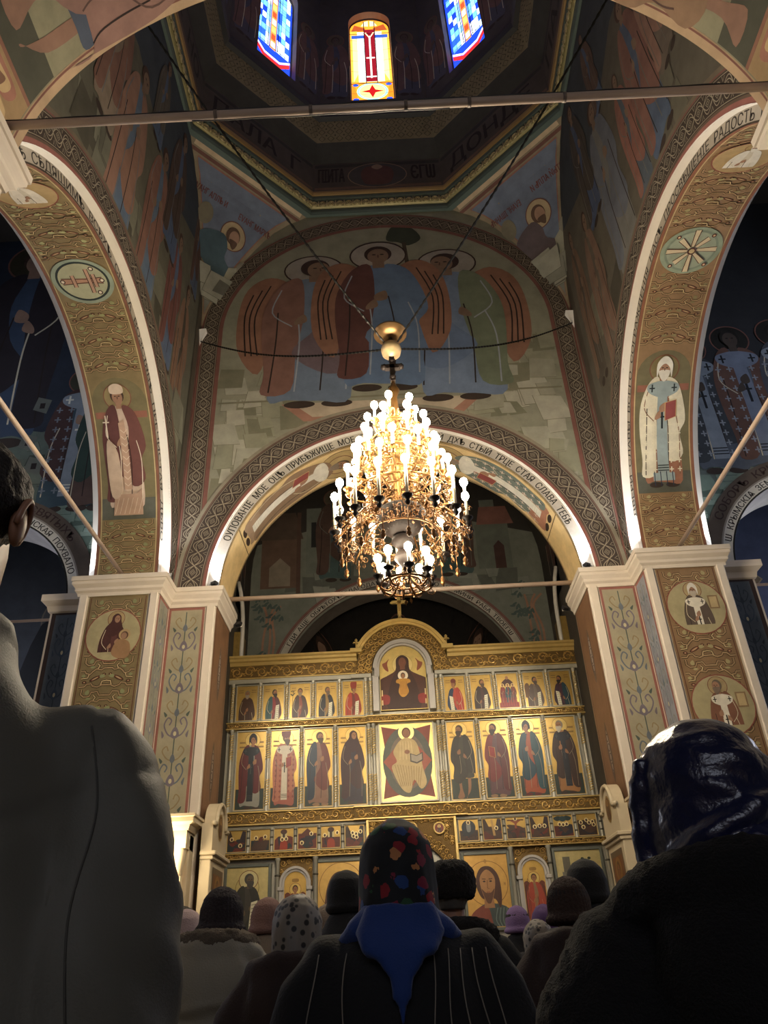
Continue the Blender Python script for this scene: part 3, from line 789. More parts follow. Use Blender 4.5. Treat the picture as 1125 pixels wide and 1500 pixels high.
arcpts = catmull([(3.46, 11.70), (3.36, 12.35), (2.95, 13.30), (2.20, 14.45), (1.44, 14.95)], False, 6)
def xe(z):
    for (x0, z0), (x1, z1) in zip(arcpts, arcpts[1:]):
        if z <= z1: return x0 + (x1 - x0) * max(0, (z - z0)) / max(1e-6, z1 - z0)
    return arcpts[-1][0]
def pend_fn(sx, sy):
    yc = YE if sy > 0 else YW
    def fn(a, z, h):
        x = xe(z); c = Vector((sx * (A + x) / 2, yc - sy * (A - x) / 2, z))
        return c + Vector((-sx * a, sy * a, 0)) * .7071 + Vector((-sx, -sy, 0)) * .7071 * (h + .01)
    return fn
for sx in (-1, 1):
    for sy in (1, -1):
        P = Paint(); k = 14; zs = [11.72 + (14.93 - 11.72) * i / k for i in range(k + 1)]
        half = lambda z: max(.01, (A - xe(z)) * .7071)
        prof = [(-half(z), z) for z in zs] + [(half(z), z) for z in zs[::-1]]
        P.poly(prof, '857250')
        if sy > 0:
            zs2 = [12.2 + (14.76 - 12.2) * i / k for i in range(k + 1)]
            inn = [(-half(z) * .95 + .03, z) for z in zs2] + [(half(z) * .94 - .05, z) for z in zs2[::-1]]
            P.poly(inn, '5c6880'); P.line(inn, .02, '8a4a2c', closed=True)
            lo = [(-half(z) * .94 + .03, z) for z in zs2[:6]] + [(half(z) * .93 - .05, z) for z in zs2[5::-1]]
            P.poly(lo, '74746a')
            P.rect(-1.27, 14.79, 1.27, 14.83, '6a3420'); P.rect(-1.25, 14.85, 1.25, 14.91, 'b8986a')
            P.push(0 if sx < 0 else 0, 0)
            f = 1 if sx < 0 else -1
            P.ell(f * .12, 13.95, .27, .27, 'a88c58'); P.ring(f * .12, 13.95, .27, .02, '6a3420')
            P.blob([(f * -.08, 13.9), (f * -.5, 13.75), (f * -.55, 13.45), (f * -.2, 13.15), (f * .30, 13.05), (f * .45, 13.2), (f * .10, 13.45), (f * .08, 13.7)], '36525e' if sx < 0 else '5a4a4e')
            P.ell(f * .12, 13.95, .15, .17, '5a3c24'); P.ell(f * .15, 13.92, .11, .14, SKIN); P.blob([(f * .06, 13.86), (f * .24, 13.86), (f * .18, 13.70)], '5a3c24')
            P.poly([(f * .22, 13.35), (f * .50, 13.50), (f * .42, 13.0), (f * .16, 13.0)], '8e8a72'); P.ell(f * .42, 13.18, .07, .05, SKIN)
            P.ell(f * -.55, 14.05, .16, .2, '746a50'); P.ell(f * .52, 13.45, .14, .16, '7c7460')
            rocks(P, -.28, 12.6, .25, 12.95, 10, ('84806c', '7a7664', '8e8a76', '5a5648'), 41 + sx, 1.1)
            for q, txt in enumerate(('ЕѴАНГ АПЛЪ И', 'ЕѴАНГ МАРКЪ') if sx < 0 else ('СТЫЙ АПЛЪ И', 'ЕѴАНГ ІѠАННЪ')): P.text(txt, -.95 + q * 1.05, 14.35 - (.0 if q == 0 else .05), .11, '6a2a24', width=.75)
            P.pop()
        pn = P.build('ceiling_pendentive', pend_fn(sx, sy), FRESCO, kind='structure', maxlen=.12, eps=.004)
        m = MB(); tx, ty = sx * A, (YE if sy > 0 else YW)
        d = Vector((-sx, -sy, 0)) * .7071; s_ = Vector((-sx, sy, 0)) * .7071
        tip = Vector((tx, ty, 11.42)); t = [tip] + [Vector((tx, ty, 11.74)) + d * a + s_ * b for a, b in ((.20, .0), (.02, .16), (.02, -.16))] + [Vector((tx, ty, 11.74))]
        m.add(t, [(0, 1, 2), (0, 3, 1), (1, 2, 4), (1, 4, 3)]); m.build('console', PALE, pn)

P = Paint()      # drum wall with its inscription, one band per side
DR = []
def drum_band(name, ap0, z0, ap1, z1, draw, parent=None, kind=None):
    P = Paint()
    wd = lambda ap: ap * math.tan(PI / 8)
    for k in range(8):
        P.push(k * 10, 0); P.poly([(-wd(ap0), 0), (wd(ap0), 0), (wd(ap1), 1), (-wd(ap1), 1)], draw(None, k)); draw(P, k); P.pop()
    def fn(u, t, h):
        k = round(u / 10); x = u - 10 * k; ap = ap0 + (ap1 - ap0) * t - h; an = PI / 4 * k + PI / 2
        return (ap * math.cos(an) + x * math.sin(an), OY + ap * math.sin(an) - x * math.cos(an), z0 + (z1 - z0) * t)
    return P.build(name, fn, FRESCO, parent, kind=kind)
def d_text(P, k):
    if P is None: return '4e4238'
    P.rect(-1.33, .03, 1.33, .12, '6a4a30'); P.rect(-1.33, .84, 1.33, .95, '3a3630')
    t = {0: 'ПІИТА', 1: 'ПАЛА  Г', 7: 'ДОНДЕ', 2: 'ГЛЕ  НО', 6: 'ПАЛИ'}.get(k, 'СТЪ')
    if k == 0:
        P.ell(0, .5, .62, .44, '4a4440', n=32); P.ring(0, .5, .62, .02, '8a6a40', ry=.44)
        P.blob([(-.32, .34), (-.34, .62), (-.2, .82), (.2, .82), (.34, .62), (.32, .34), (.2, .16), (-.2, .16)], '5a2c20'); P.blob([(-.12, .8), (0, .9), (.12, .8), (0, .7)], '8a6a48')
        P.text('ПІИТА', -1.25, .3, .5, '2a201a', width=.55); P.text('ЄГѠ', .72, .3, .5, '2a201a', width=.5)
    else: P.text(t, -1.1, .26, .5, '2a201a', width=2.1)
def d_plain(P, k):
    if P is None: return '3c3a34'
def d_diaper(P, k):
    if P is None: return '7c6c40'
    w = 1.2
    for i in range(13):
        for j in range(3):
            cx, cy = -1.15 + .19 * i, .18 + .3 * j
            P.line([(cx - .07, cy), (cx, cy + .13), (cx + .07, cy), (cx, cy - .13)], .02, '4a4020', closed=True); P.ell(cx + .095, cy + .15, .02, .04, '4a4020', n=6)
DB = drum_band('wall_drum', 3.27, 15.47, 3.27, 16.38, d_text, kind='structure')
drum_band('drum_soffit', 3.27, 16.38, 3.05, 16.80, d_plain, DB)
drum_band('diaper_band', 3.05, 16.80, 2.92, 17.38, d_diaper, DB)
m = MB(); m.prism([(0, 17.36), (.10, 17.40), (.12, 17.55), (0, 17.62)], octa(2.93), True); m.build('drum_ledge', mat('dark ledge', '2c2a28', .7), DB)

# upper drum with stained glass in arched windows
GLASS = paint_mat('stained glass', rough=.2, var=.05, emit=2.1, scale=12)
ap = 2.86; wd = ap * math.tan(PI / 8); z0, z1 = 17.45, 23.5; WB, WT, WW = 18.02, 21.30, .50
def face_fn(k, ap):
    an = PI / 2 + PI / 4 * k
    return lambda x, z, h: (((ap - h) * math.cos(an) + x * math.sin(an)), OY + (ap - h) * math.sin(an) - x * math.cos(an), z)
def glass(P, warm):
    P.poly([(-WW, WB), (WW, WB)] + [(WW * math.cos(a), WT + WW * math.sin(a)) for a in (PI * i / 16 for i in range(17))], 'e8902a' if warm else '1c3fc8')
    WG = WB + .30
    if warm:
        P.rect(-.30, WG + .75, .30, WT - .05, 'fffdf0'); 
        for sg in (-1, 1):
            P.poly([(sg * .47, WG + .75), (sg * .30, WG + .75), (sg * .30, WT), (sg * .47, WT)], 'f0a840'); P.poly([(sg * .42, WG + .75), (sg * .30, WG + 1.1), (sg * .30, WT - .4), (sg * .42, WT - .2)], 'ffd890')
            P.poly([(sg * .47, WG), (sg * .34, WG), (sg * .40, WG + .7), (sg * .47, WG + .7)], 'd87820')
            P.poly([(sg * .1, WT), (sg * .44, WT), (sg * .36, WT + .28), (sg * .1, WT + .12)], '9a4420'); P.poly([(sg * .1, WT - .35), (sg * .44, WT - .35), (sg * .44, WT - .2), (sg * .1, WT - .2)], '2c4ca0')
            P.poly([(sg * .02, WT + .2), (sg * .2, WT + .22), (sg * .12, WT + .42), (sg * .02, WT + .46)], 'd0c0a0')
        P.rect(-.12, WG + .75, .12, WT + .05, '7a1420'); P.line([(0, WG + .9), (0, WT - .25)], .04, 'fff0e0')
        for zz, w_ in ((WG + 1.75, .10), (WG + .95, .12)): P.line([(-w_, zz), (w_, zz)], .05, 'fff0e0')
        P.line([(-.1, WT - .1), (0, WT - .35), (.1, WT - .1)], .04, 'ffe0b0')
        P.ell(0, WG + .36, .36, .34, '8fc8c8'); P.ell(0, WG + .36, .30, .29, 'e8e080')
        P.poly([(0, WG + .10), (.07, WG + .30), (.27, WG + .36), (.07, WG + .42), (0, WG + .62), (-.07, WG + .42), (-.27, WG + .36), (-.07, WG + .30)], 'a01418')
        for q in ((-.38, WG + .05), (.38, WG + .05), (-.38, WG + .62), (.38, WG + .62)): P.ell(q[0], q[1], .07, .05, '1c48c0')
    else:
        rn = random.Random(5)
        for sg in (-1, 1):
            for i in range(3):
                for j in range(11):
                    x_ = sg * (.10 + .115 * i); zz = WG + .65 + .25 * j
                    P.poly([(x_, zz), (x_ + sg * .105, zz), (x_ + sg * .105, zz + .235), (x_, zz + .235)], rn.choice(('2858e0', '6ab0f8', 'd8f0ff', '1838b0', 'f4fbff', '8cc8ff')))
        P.rect(-.08, WG + .62, .08, WT + .1, 'c88848'); 
        for j in range(9): P.rect(-.055, WG + .68 + .32 * j, .055, WG + .92 + .32 * j, ('e8e0d0', 'b04828', 'f0b860')[j % 3])
        P.poly([(-.47, WG + .55), (-.2, WG + .25), (.2, WG + .25), (.47, WG + .55), (.47, WG + .40), (.2, WG + .08), (-.2, WG + .08), (-.47, WG + .40)], 'c02828')
        P.poly([(-.47, WG + .64), (-.2, WG + .34), (.2, WG + .34), (.47, WG + .64), (.47, WG + .56), (.2, WG + .27), (-.2, WG + .27), (-.47, WG + .56)], 'f8f0e0')
        P.rect(-.2, WG, .2, WG + .1, '60c0d0')
    for zz in (WG + .68, WT - .15): P.rect(-WW, zz - .012, WW, zz + .012, '101014')
    for x_ in (-.13, .13): P.rect(x_ - .01, WG + .66, x_ + .01, WT + .42, '101014')
    for q in range(8): P.line([(-.47, WG + .3 + .45 * q), (-.13, WG + .22 + .45 * q)], .010, '1a1a20'); P.line([(.47, WG + .3 + .45 * q), (.13, WG + .22 + .45 * q)], .010, '1a1a20')
wi = 0
for k in range(8):
    P = Paint(); fn = face_fn(k, ap)
    outer = [(-wd, z0), (wd, z0), (wd, z1), (-wd, z1)]
    if k in (0, 1, 7, 3, 4, 5):
        hole = [(WW, WB), (WW, WT)] + [(WW * math.cos(a), WT + WW * math.sin(a)) for a in (PI * i / 14 for i in range(1, 14))] + [(-WW, WT), (-WW, WB)]
        q = outer + hole
        tr = tessellate_polygon([[Vector((x, z, 0)) for x, z in outer], [Vector((x, z, 0)) for x, z in hole]])
        P._put([[q[i] for i in f] for f in tr], '4a423e', 0)
        for sg in (-1, 1): saint(P, sg * .82, 18.1, 2.6, robe='6a4434', under='4a4a58', halo='6a5a40', w=.75, skin='5a4434')
        dw = P.build('wall_drum_side', fn, FRESCO, kind='structure', parent=None); dw.parent = DB
        wi = {0: 1, 1: 2, 7: 3, 3: 9, 4: 10, 5: 11}[k]; G = Paint(); glass(G, k in (0, 4))
        g = G.build('window_%d' % wi, face_fn(k, ap + .20), GLASS, kind='structure', eps=.0015)
        m = MB(); f0, f1 = face_fn(k, ap), face_fn(k, ap + .23); loop = hole[::-1]
        vs = [f(x, z, 0) for x, z in loop for f in (f0, f1)]; n = len(loop)
        m.add(vs, [(2 * i, 2 * i + 1, 2 * ((i + 1) % n) + 1, 2 * ((i + 1) % n)) for i in range(n)]); m.build('window_reveal', mat('window reveal', '8a7468', .8), g)
        m = MB(); lp = [Vector(face_fn(k, ap + .18)(x, z, 0)) for x, z in hole]; m.tube(lp + [lp[0]], .025, n=4, smooth=False); m.build('window_frame', mat('lead frame', '3a3430', .6), g)
    else:
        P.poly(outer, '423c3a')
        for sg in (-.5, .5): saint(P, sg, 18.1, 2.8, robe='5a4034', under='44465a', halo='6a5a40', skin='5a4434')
        dw = P.build('wall_drum_side', fn, FRESCO, parent=DB)
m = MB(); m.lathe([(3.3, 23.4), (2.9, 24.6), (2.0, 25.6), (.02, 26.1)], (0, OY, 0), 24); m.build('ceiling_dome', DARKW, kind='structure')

# ---- altar bay behind the iconostasis
P = Paint(); YB = 16.2; HB = 3.42; P.hole = (0, 6.4, 2.75)
P.poly([(-HB, 0), (-2.75, 0), (-2.75, 6.4)] + arc(2.75, 6.4, PI, 0, 40)[1:-1] + [(2.75, 6.4), (2.75, 0), (HB, 0), (HB, 13), (-HB, 13)], '74786a')
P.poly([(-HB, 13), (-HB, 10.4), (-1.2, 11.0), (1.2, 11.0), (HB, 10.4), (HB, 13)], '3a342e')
rocks(P, -2.9, 8.9, -1.2, 9.6, 8, ('8a8c80', '7c8074', '94968a', '5c6056'), 51); rocks(P, 1.2, 8.9, 2.9, 9.5, 9, ('8a8c80', '7c8074', '94968a', '5c6056'), 52)
P.rect(-3.2, 9.25, -2.3, 11.1, '6a4a34'); P.poly([(-3.25, 10.55), (-2.2, 10.55), (-2.4, 11.3), (-3.1, 11.3)], '5a4434'); P.rect(-2.36, 9.1, -2.26, 11.3, '5a3a2a'); P.poly([(-3.0, 9.3), (-2.5, 9.3), (-2.5, 9.8), (-2.75, 10.05), (-3.0, 9.8)], '8a7a64')
for cx_ in (-1.95, 2.3): P.rect(cx_ - .18, 9.6, cx_ + .18, 11.4, '6e7468'); P.rect(cx_ - .06, 10.3, cx_ + .06, 11.0, '2a2a2a')
P.rect(1.95, 9.5, 2.75, 10.7, '666c60'); P.poly([(2.0, 10.7), (2.9, 10.7), (2.75, 11.2), (2.1, 11.2)], '84442e'); P.poly([(2.35, 9.5), (2.6, 9.5), (2.6, 10.1), (2.48, 10.25), (2.35, 10.1)], '4a2a22')
saint(P, -1.45, 9.35, 2.5, robe='54382c', under='3e5a5a', halo='6a5c44', d=1, w=1.1, lines='6a6a60'); saint(P, 1.45, 9.35, 2.5, robe='54382c', under='3e5a5a', halo='6a5c44', d=-1, w=1.1, lines='6a6a60', veil=True)
for sg in (-1, 1):      # little trees in the corners
    for dx in (-.03, .05, .1): P.curve([(sg * 3.05 + dx, 7.0), (sg * 3.02 + dx * 2, 7.9), (sg * 2.98 + dx, 8.5), (sg * 3.0 + dx * 3, 8.8)], .05, '9a6038')
    for q in range(15):
        rn = random.Random(q * 7 + sg); cx, cz = sg * 3.0 + rn.uniform(-.34, .34), rn.uniform(7.2, 9.1)
        for t in range(4): P.ell(cx + .05 * t - .08, cz + .05 * math.sin(t * 2), .07, .028, '4a5e58', n=8, rot=.6 * t)
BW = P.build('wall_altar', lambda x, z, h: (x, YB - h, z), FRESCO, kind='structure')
P = Paint(); Lr = PI * 2.75
P.rect(0, 0, Lr, .27, 'b4aa9a'); P.rect(0, .0, Lr, .03, '5a3a2a'); P.rect(0, .20, Lr, .27, '7a4434'); P.line([(0, .185), (Lr, .185)], .012, '3a2a22')
letters(P, 'ГДИ  АЩЕ  ОБРѢТОХЪ  БЛАГОДАТЬ  ПРЕДЪ  ТОБОЮ  НЕ  МИНИ  РАБА  ТВОЕГѠ', Lr, .10, .055, '2a2420', .16, .84)
P.build('inscription', ring_fn(2.75, 6.45, YB - .02), FRESCO, BW, maxlen=.1, label='lettered band round the apse arch')
P = Paint(); P.rect(0, -.35, Lr, .35, '8a7a6c'); P.rect(0, -.35, Lr, -.28, 'a89a88')
P.build('apse_soffit', lambda u, v, h: (-(2.75 - h) * math.cos(u / 2.75), YB + .35 + v, 6.45 + (2.75 - h) * math.sin(u / 2.75)), FRESCO, BW, maxlen=.2)
P = Paint(); RA = 2.78
P.poly(arc(RA * .999, 6.6, 0, 2 * PI, 48), '2a2522')
P.ell(0, 7.6, 1.55, 1.35, '2c3c3a', n=36); P.ell(0, 7.6, .9, .8, '3a2c26')
for i in range(9):
    a = PI * (.08 + .84 * i / 8); P.line([(1.0 * math.cos(a), 7.6 + .85 * math.sin(a)), (1.5 * math.cos(a), 7.6 + 1.3 * math.sin(a))], .035, 'a89468')
    a += .17; P.ell(1.25 * math.cos(a), 7.6 + 1.1 * math.sin(a), .04, .04, '7c8460', n=6)
saint(P, 0, 6.2, 2.9, robe='3a2420', under='2c3440', halo='4a3c28'); saint(P, -1.9, 6.3, 2.2, robe='4a3024', under='3a2a22', halo='3c3020'); saint(P, 1.9, 6.3, 2.2, robe='4a3024', under='3a2a22', halo='3c3020')
P.build('apse_conch', lambda x, z, h: (x, YB + .7 + math.sqrt(max(0, (RA - h) ** 2 - x * x - (z - 6.6) ** 2)), z), FRESCO, BW, maxlen=.2, eps=.006)
m = MB(); m.lathe([(2.78, 0), (2.78, 6.6)], (0, YB + .7, 0), 24, a0=0, a1=PI); m.build('apse_wall', DARKW, BW)
for sg in (-1, 1):
    P = Paint(); P.rect(11.4, 0, YB, 13, '3e3630'); P.rect(11.4, 0, YB, 8.2, '5a5248')
    saint(P, 15.2, 8.6, 2.8, robe='5a3428', under='3a3434', halo=None, w=.8); saint(P, 13.6, 8.6, 2.8, robe='5a3c2c', under='3a3a3c', halo=None)
    P.build('altar_side_wall', lambda y, z, h: (sg * (HB - h), y, z), FRESCO, BW)
    m = MB(); m.box(min(sg * 3.27, sg * 3.42), max(sg * 3.27, sg * 3.42), 14.76, 15.25, 0, 7.6)
    m.box(min(sg * 3.42, sg * 4.0), max(sg * 3.42, sg * 4.0), 14.70, 15.25, 0, 9); pg = m.build('altar_pilaster', mat('embossed gold', 'a08448', .4, .6, var=.3, scale=18, bump=.5, bscale=30), BW)
    m = MB(); m.box(min(sg * 3.45, sg * 3.68), max(sg * 3.45, sg * 3.68), 14.5, 14.75, 6.18, 6.24, .01); m.box(min(sg * 3.45, sg * 3.65), max(sg * 3.45, sg * 3.65), 14.55, 14.75, 6.24, 6.36, .01); m.build('white_impost', PALE, pg)
    m = MB(); m.tube([(sg * 3.25, 14.78, .5), (sg * 3.25, 14.78, 7.6)] + [(sg * (3.25 + .5 - .5 * math.cos(a)), 14.78, 7.6 + 1.6 * math.sin(a)) for a in (.2, .4, .6, .8)], .045, n=6); m.build('white_arris', PALE, pg)
    # back of the altar arch: wall closing above and beside the arch toward the altar
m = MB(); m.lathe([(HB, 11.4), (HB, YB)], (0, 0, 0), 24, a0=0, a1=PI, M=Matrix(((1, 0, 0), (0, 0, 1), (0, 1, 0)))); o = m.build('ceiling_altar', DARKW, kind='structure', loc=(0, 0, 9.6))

# ---- transept arms seen through the side arches
for sg, sd in ((-1, 'north'), (1, 'south')):
    xc = 6.62; Ra = 1.60; P = Paint(); P.hole = (xc, 6.3, Ra)
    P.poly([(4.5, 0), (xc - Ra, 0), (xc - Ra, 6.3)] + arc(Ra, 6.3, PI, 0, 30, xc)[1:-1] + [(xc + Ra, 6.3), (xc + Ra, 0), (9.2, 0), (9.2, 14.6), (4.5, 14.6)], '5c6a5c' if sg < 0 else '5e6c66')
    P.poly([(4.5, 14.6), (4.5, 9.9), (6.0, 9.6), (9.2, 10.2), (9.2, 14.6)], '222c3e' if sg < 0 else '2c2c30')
    rocks(P, 4.7, 6.9, 5.6, 8.2, 22, ('7c9484', '6e8878', '8aa494', '4e6458'), 61, .9); rocks(P, 5.4, 8.2, 7.2, 9.4, 14, ('6a7460', '5c6654', '747e6a', '444c3e'), 62, .9)
    if sg < 0:
        saint(P, 5.35, 7.95, 3.0, robe='4a2620', under='2c4a58', halo='4a4430', stole='7e8894', pattern='707a86', w=1.15); saint(P, 6.9, 9.3, 5.0, robe='2c2228', under='28405e', halo='4a4028', w=1.1); saint(P, 5.0, 7.95, 2.8, robe='2a4438', under='5a3a2c', halo='3a3828', w=.8)
        for (x_, z_) in ((6.1, 9.2), (6.0, 10.0), (5.9, 8.7)): P.poly([(x_, z_), (x_ + .25, z_ + .1), (x_ + .2, z_ + .38), (x_ - .05, z_ + .3)], '6a6c60'); P.rect(x_ + .05, z_ + .12, x_ + .14, z_ + .24, '2a1a16')
    else:
        for (x_, h_, rb, st_) in ((5.35, 2.9, '3a4048', '7c8898'), (6.15, 3.1, '6a3c24', '6c7890'), (7.0, 3.2, '4a4c56', '8a94a0'), (7.9, 3.2, '5a3830', '7a848e')):
            saint(P, x_, 8.05, h_, robe=rb, under='505a6a', halo='2e2a24', stole=st_, stolec='181c24', pattern='8a929c', w=1.05, skin='4a3a2e', hair='241e18')
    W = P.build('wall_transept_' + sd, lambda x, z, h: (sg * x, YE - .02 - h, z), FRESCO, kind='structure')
    P = Paint(); La = PI * Ra; P.rect(0, 0, La, .17, 'c4c0b8'); P.rect(0, 0, La, .025, '1c1a1a'); P.rect(0, .17, La, .42, '5a4a3c'); P.rect(0, .165, La, .19, '8a8078')
    t1 = 'ЛИКѠВЪ  СОБОРЪ  О  ПРПНЫХЪ,  АѲОНСКАЯ  ПОХВАЛО' if sg < 0 else 'Ѡ  КРЫМСКІѦ  ЗЕМЛИ  СВЯТІИ  МОЛИТЕ  БГА  О  НАСЪ'
    t2 = 'СОБОРЪ  АѲОНСКИХЪ  СВЯТЫХЪ' if sg < 0 else 'СОБОРЪ  КРЫМСКИХЪ  СВЯТЫХЪ'
    letters(P, t1, La, .10, .045, '241c20', .1, .9); P.push(0, 0); letters(P, t2, La, .13, .235, '3a1e1a', .2 if sg < 0 else .16, .8); P.pop()
    P.build('inscription', (lambda u, v, h: (sg * xc - (Ra + v) * math.cos(u / Ra), YE - .04 - h, 6.3 + (Ra + v) * math.sin(u / Ra))), FRESCO, W, maxlen=.08, label='lettered band round the small aisle arch')
    P = Paint(); P.rect(0, 0, La, .7, 'aaa49c'); P.build('aisle_soffit', (lambda u, v, h: (sg * xc - (Ra - h) * math.cos(u / Ra), YE - .04 + v, 6.3 + (Ra - h) * math.sin(u / Ra))), FRESCO, W, maxlen=.15)
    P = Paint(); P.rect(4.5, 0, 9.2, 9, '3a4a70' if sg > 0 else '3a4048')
    if sg > 0:
        for rot in (0, PI / 4): P.push(5.95, 7.2, .55, .55, rot=rot); P.rect(-.7, -.7, .7, .7, '7a6440'); P.line([(-.7, -.7), (.7, -.7), (.7, .7), (-.7, .7)], .06, '9a845a', closed=True); P.pop()
        saint(P, 5.95, 6.7, 1.0, robe='5a4a34', under='6a5a40', halo='8a7448'); P.blob([(5.1, 5.2), (5.4, 6.6), (5.8, 6.7), (6.0, 5.2)], '4a3430'); P.rect(4.5, 0, 9.2, 5.9, '8e908c'); P.blob([(5.2, 5.6), (5.35, 6.6), (5.7, 6.5), (5.6, 5.7)], '6a4640')
        P.line(arc(1.5, 4.6, PI, 0, 20, 6.2), .18, 'c4c4c2'); P.line(arc(1.3, 4.6, PI, 0, 20, 6.2), .06, '5a6470')
    else:
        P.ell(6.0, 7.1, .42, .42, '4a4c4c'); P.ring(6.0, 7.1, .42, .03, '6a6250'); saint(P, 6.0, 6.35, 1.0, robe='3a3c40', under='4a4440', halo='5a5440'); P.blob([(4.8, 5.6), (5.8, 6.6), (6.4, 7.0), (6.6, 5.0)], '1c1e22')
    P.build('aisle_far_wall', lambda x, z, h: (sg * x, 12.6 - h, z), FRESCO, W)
    m = MB(); x0_, x1_ = sorted((sg * 8.9, sg * 9.1)); m.box(x0_, x1_, 3.4, 13, 0, 14.6); m.build('wall_aisle_' + sd, DARKW, kind='structure')
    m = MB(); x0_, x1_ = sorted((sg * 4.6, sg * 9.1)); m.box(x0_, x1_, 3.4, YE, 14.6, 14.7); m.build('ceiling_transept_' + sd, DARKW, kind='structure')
    m = MB(); vs = []
    pts = [(YW, 6.3), (YC - Q0, 6.3)] + arc(Q0, ZS, PI, 0, 30, YC)[1:-1] + [(YC + Q0, 6.3), (YE, 6.3), (YE, 14.6), (YW, 14.6)]
    tr = tessellate_polygon([[Vector((a, b, 0)) for a, b in pts]])
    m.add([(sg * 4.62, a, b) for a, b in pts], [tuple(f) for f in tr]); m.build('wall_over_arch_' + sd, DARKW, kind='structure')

# unseen window panes added as fill light for nave, transepts and aisles
FILL = paint_mat('fill light pane', rough=.3, var=.1, emit=1.0)
def fill_window(n, fn, col, s, w=.6, h=2.6):
    m, nt, N, L, b = new_mat('fill light pane %d' % n); b.inputs['Emission Color'].default_value = (*lin(col), 1); b.inputs['Emission Strength'].default_value = s; b.inputs['Base Color'].default_value = (*lin(col), 1)
    q = MB(); pts = [(-w, 0), (w, 0), (w, h)] + [(w * math.cos(a), h + w * math.sin(a)) for a in (PI * i / 12 for i in range(1, 12))] + [(-w, h)]
    q.add([fn(x, z, 0) for x, z in pts], [tuple(range(len(pts)))]); o = q.build('window_%d' % n, m, kind='structure', recalc=False)
    f = MB(); lp = [fn(x, z, 0) for x, z in pts]; f.tube(lp + [lp[0]], .06, 6); f.tube([fn(0, 0, .02), fn(0, h + w, .02)], .03, 5)
    for q_ in (.33, .66, 1.0): f.tube([fn(-w, h * q_, .02), fn(w, h * q_, .02)], .03, 5)
    f.build('window_frame', PALE, o)
for i, x0 in enumerate((-2.2, 0, 2.2)): fill_window(4 + i, lambda x, z, d, x0=x0: (x0 + x, -6.9 + d, 4.2 + z), 'e8eeff', WEST)  # added out of view as soft fill from behind the camera
for i, sg in enumerate((-1, 1)): fill_window(7 + i, lambda x, z, d, sg=sg: (sg * (8.85 - d), 7.2 + x, 8.2 + z), 'dce8ff', TRAN, .7, 3.0)  # added out of view to brighten the dark transept murals
for i, sg in enumerate((-1, 1)): fill_window(12 + i, lambda x, z, d, sg=sg: (sg * (8.85 - d), 11.6 + x, 3.4 + z), 'e8ecff', 16.0, .5, 2.2)  # added out of view to light the bays behind the small aisle arches
m = MB(); m.box(-9, 9, -7.1, -6.95, 0, 12); m.build('wall_back', PLASTER, kind='structure')

# ------------------------------------------------------------------ tie rods
ROD = mat('painted iron rod', 'b09c8c', .5, var=.1)
def rod(a, b, r, label, cable=False):
    t = empty('tie_rod', ((a[0] + b[0]) / 2, (a[1] + b[1]) / 2, (a[2] + b[2]) / 2), label, 'tie rod', 'iron tie rods across the arches')
    L = t.location; m = MB(); A_, B_ = Vector(a) - L, Vector(b) - L
    m.tube([A_, B_], r, 12); m.build('bar', ROD, t)
    if cable:
        m = MB(); d = B_ - A_
        m.tube([A_ + d * (i / 40) + Vector((0, -.02, r + .006 - .012 * abs(math.sin(i * .7)))) for i in range(41)], .007, 5)
        m.tube([A_ + d * (.25 + i / 40) + Vector((0, .01, -r - .004 - .010 * abs(math.sin(i * .9)))) for i in range(14)], .005, 5)
        m.build('cable', mat('black cable', '2a2624', .5), t)
        m = MB()
        for f in (.28, .40, .52, .60, .72): 
            c = A_ + d * f
            m.tube([c - d.normalized() * .012, c + d.normalized() * .012], r * 1.18, 12)
        m.build('cable_tie', mat('cable tie', '6a5c52', .5), t)
    return t
rod((-2.76, 3.11, 6.505), (2.76, 3.11, 6.505), .030, 'thick tie rod with a cable on it crossing the picture below the stained glass', True)
rod((-2.76, 11.0, 6.55), (2.76, 11.0, 6.55), .036, 'white tie rod between the altar arch feet in front of the lettered apse arch')
rod((-4.03, 3.90, 6.50), (-4.03, 9.90, 6.50), .030, 'slanting pale tie rod under the left side arch ending on the pier cornice')
rod((4.03, 3.90, 6.50), (4.03, 9.90, 6.50), .030, 'slanting pale tie rod under the right side arch ending on the pier cornice')
rod((-8.9, 10.75, 6.24), (-5.1, 10.75, 6.24), .022, 'thin tie rod across the small left aisle arch')
rod((5.1, 10.75, 6.24), (8.9, 10.75, 6.24), .022, 'thin tie rod across the small right aisle arch')

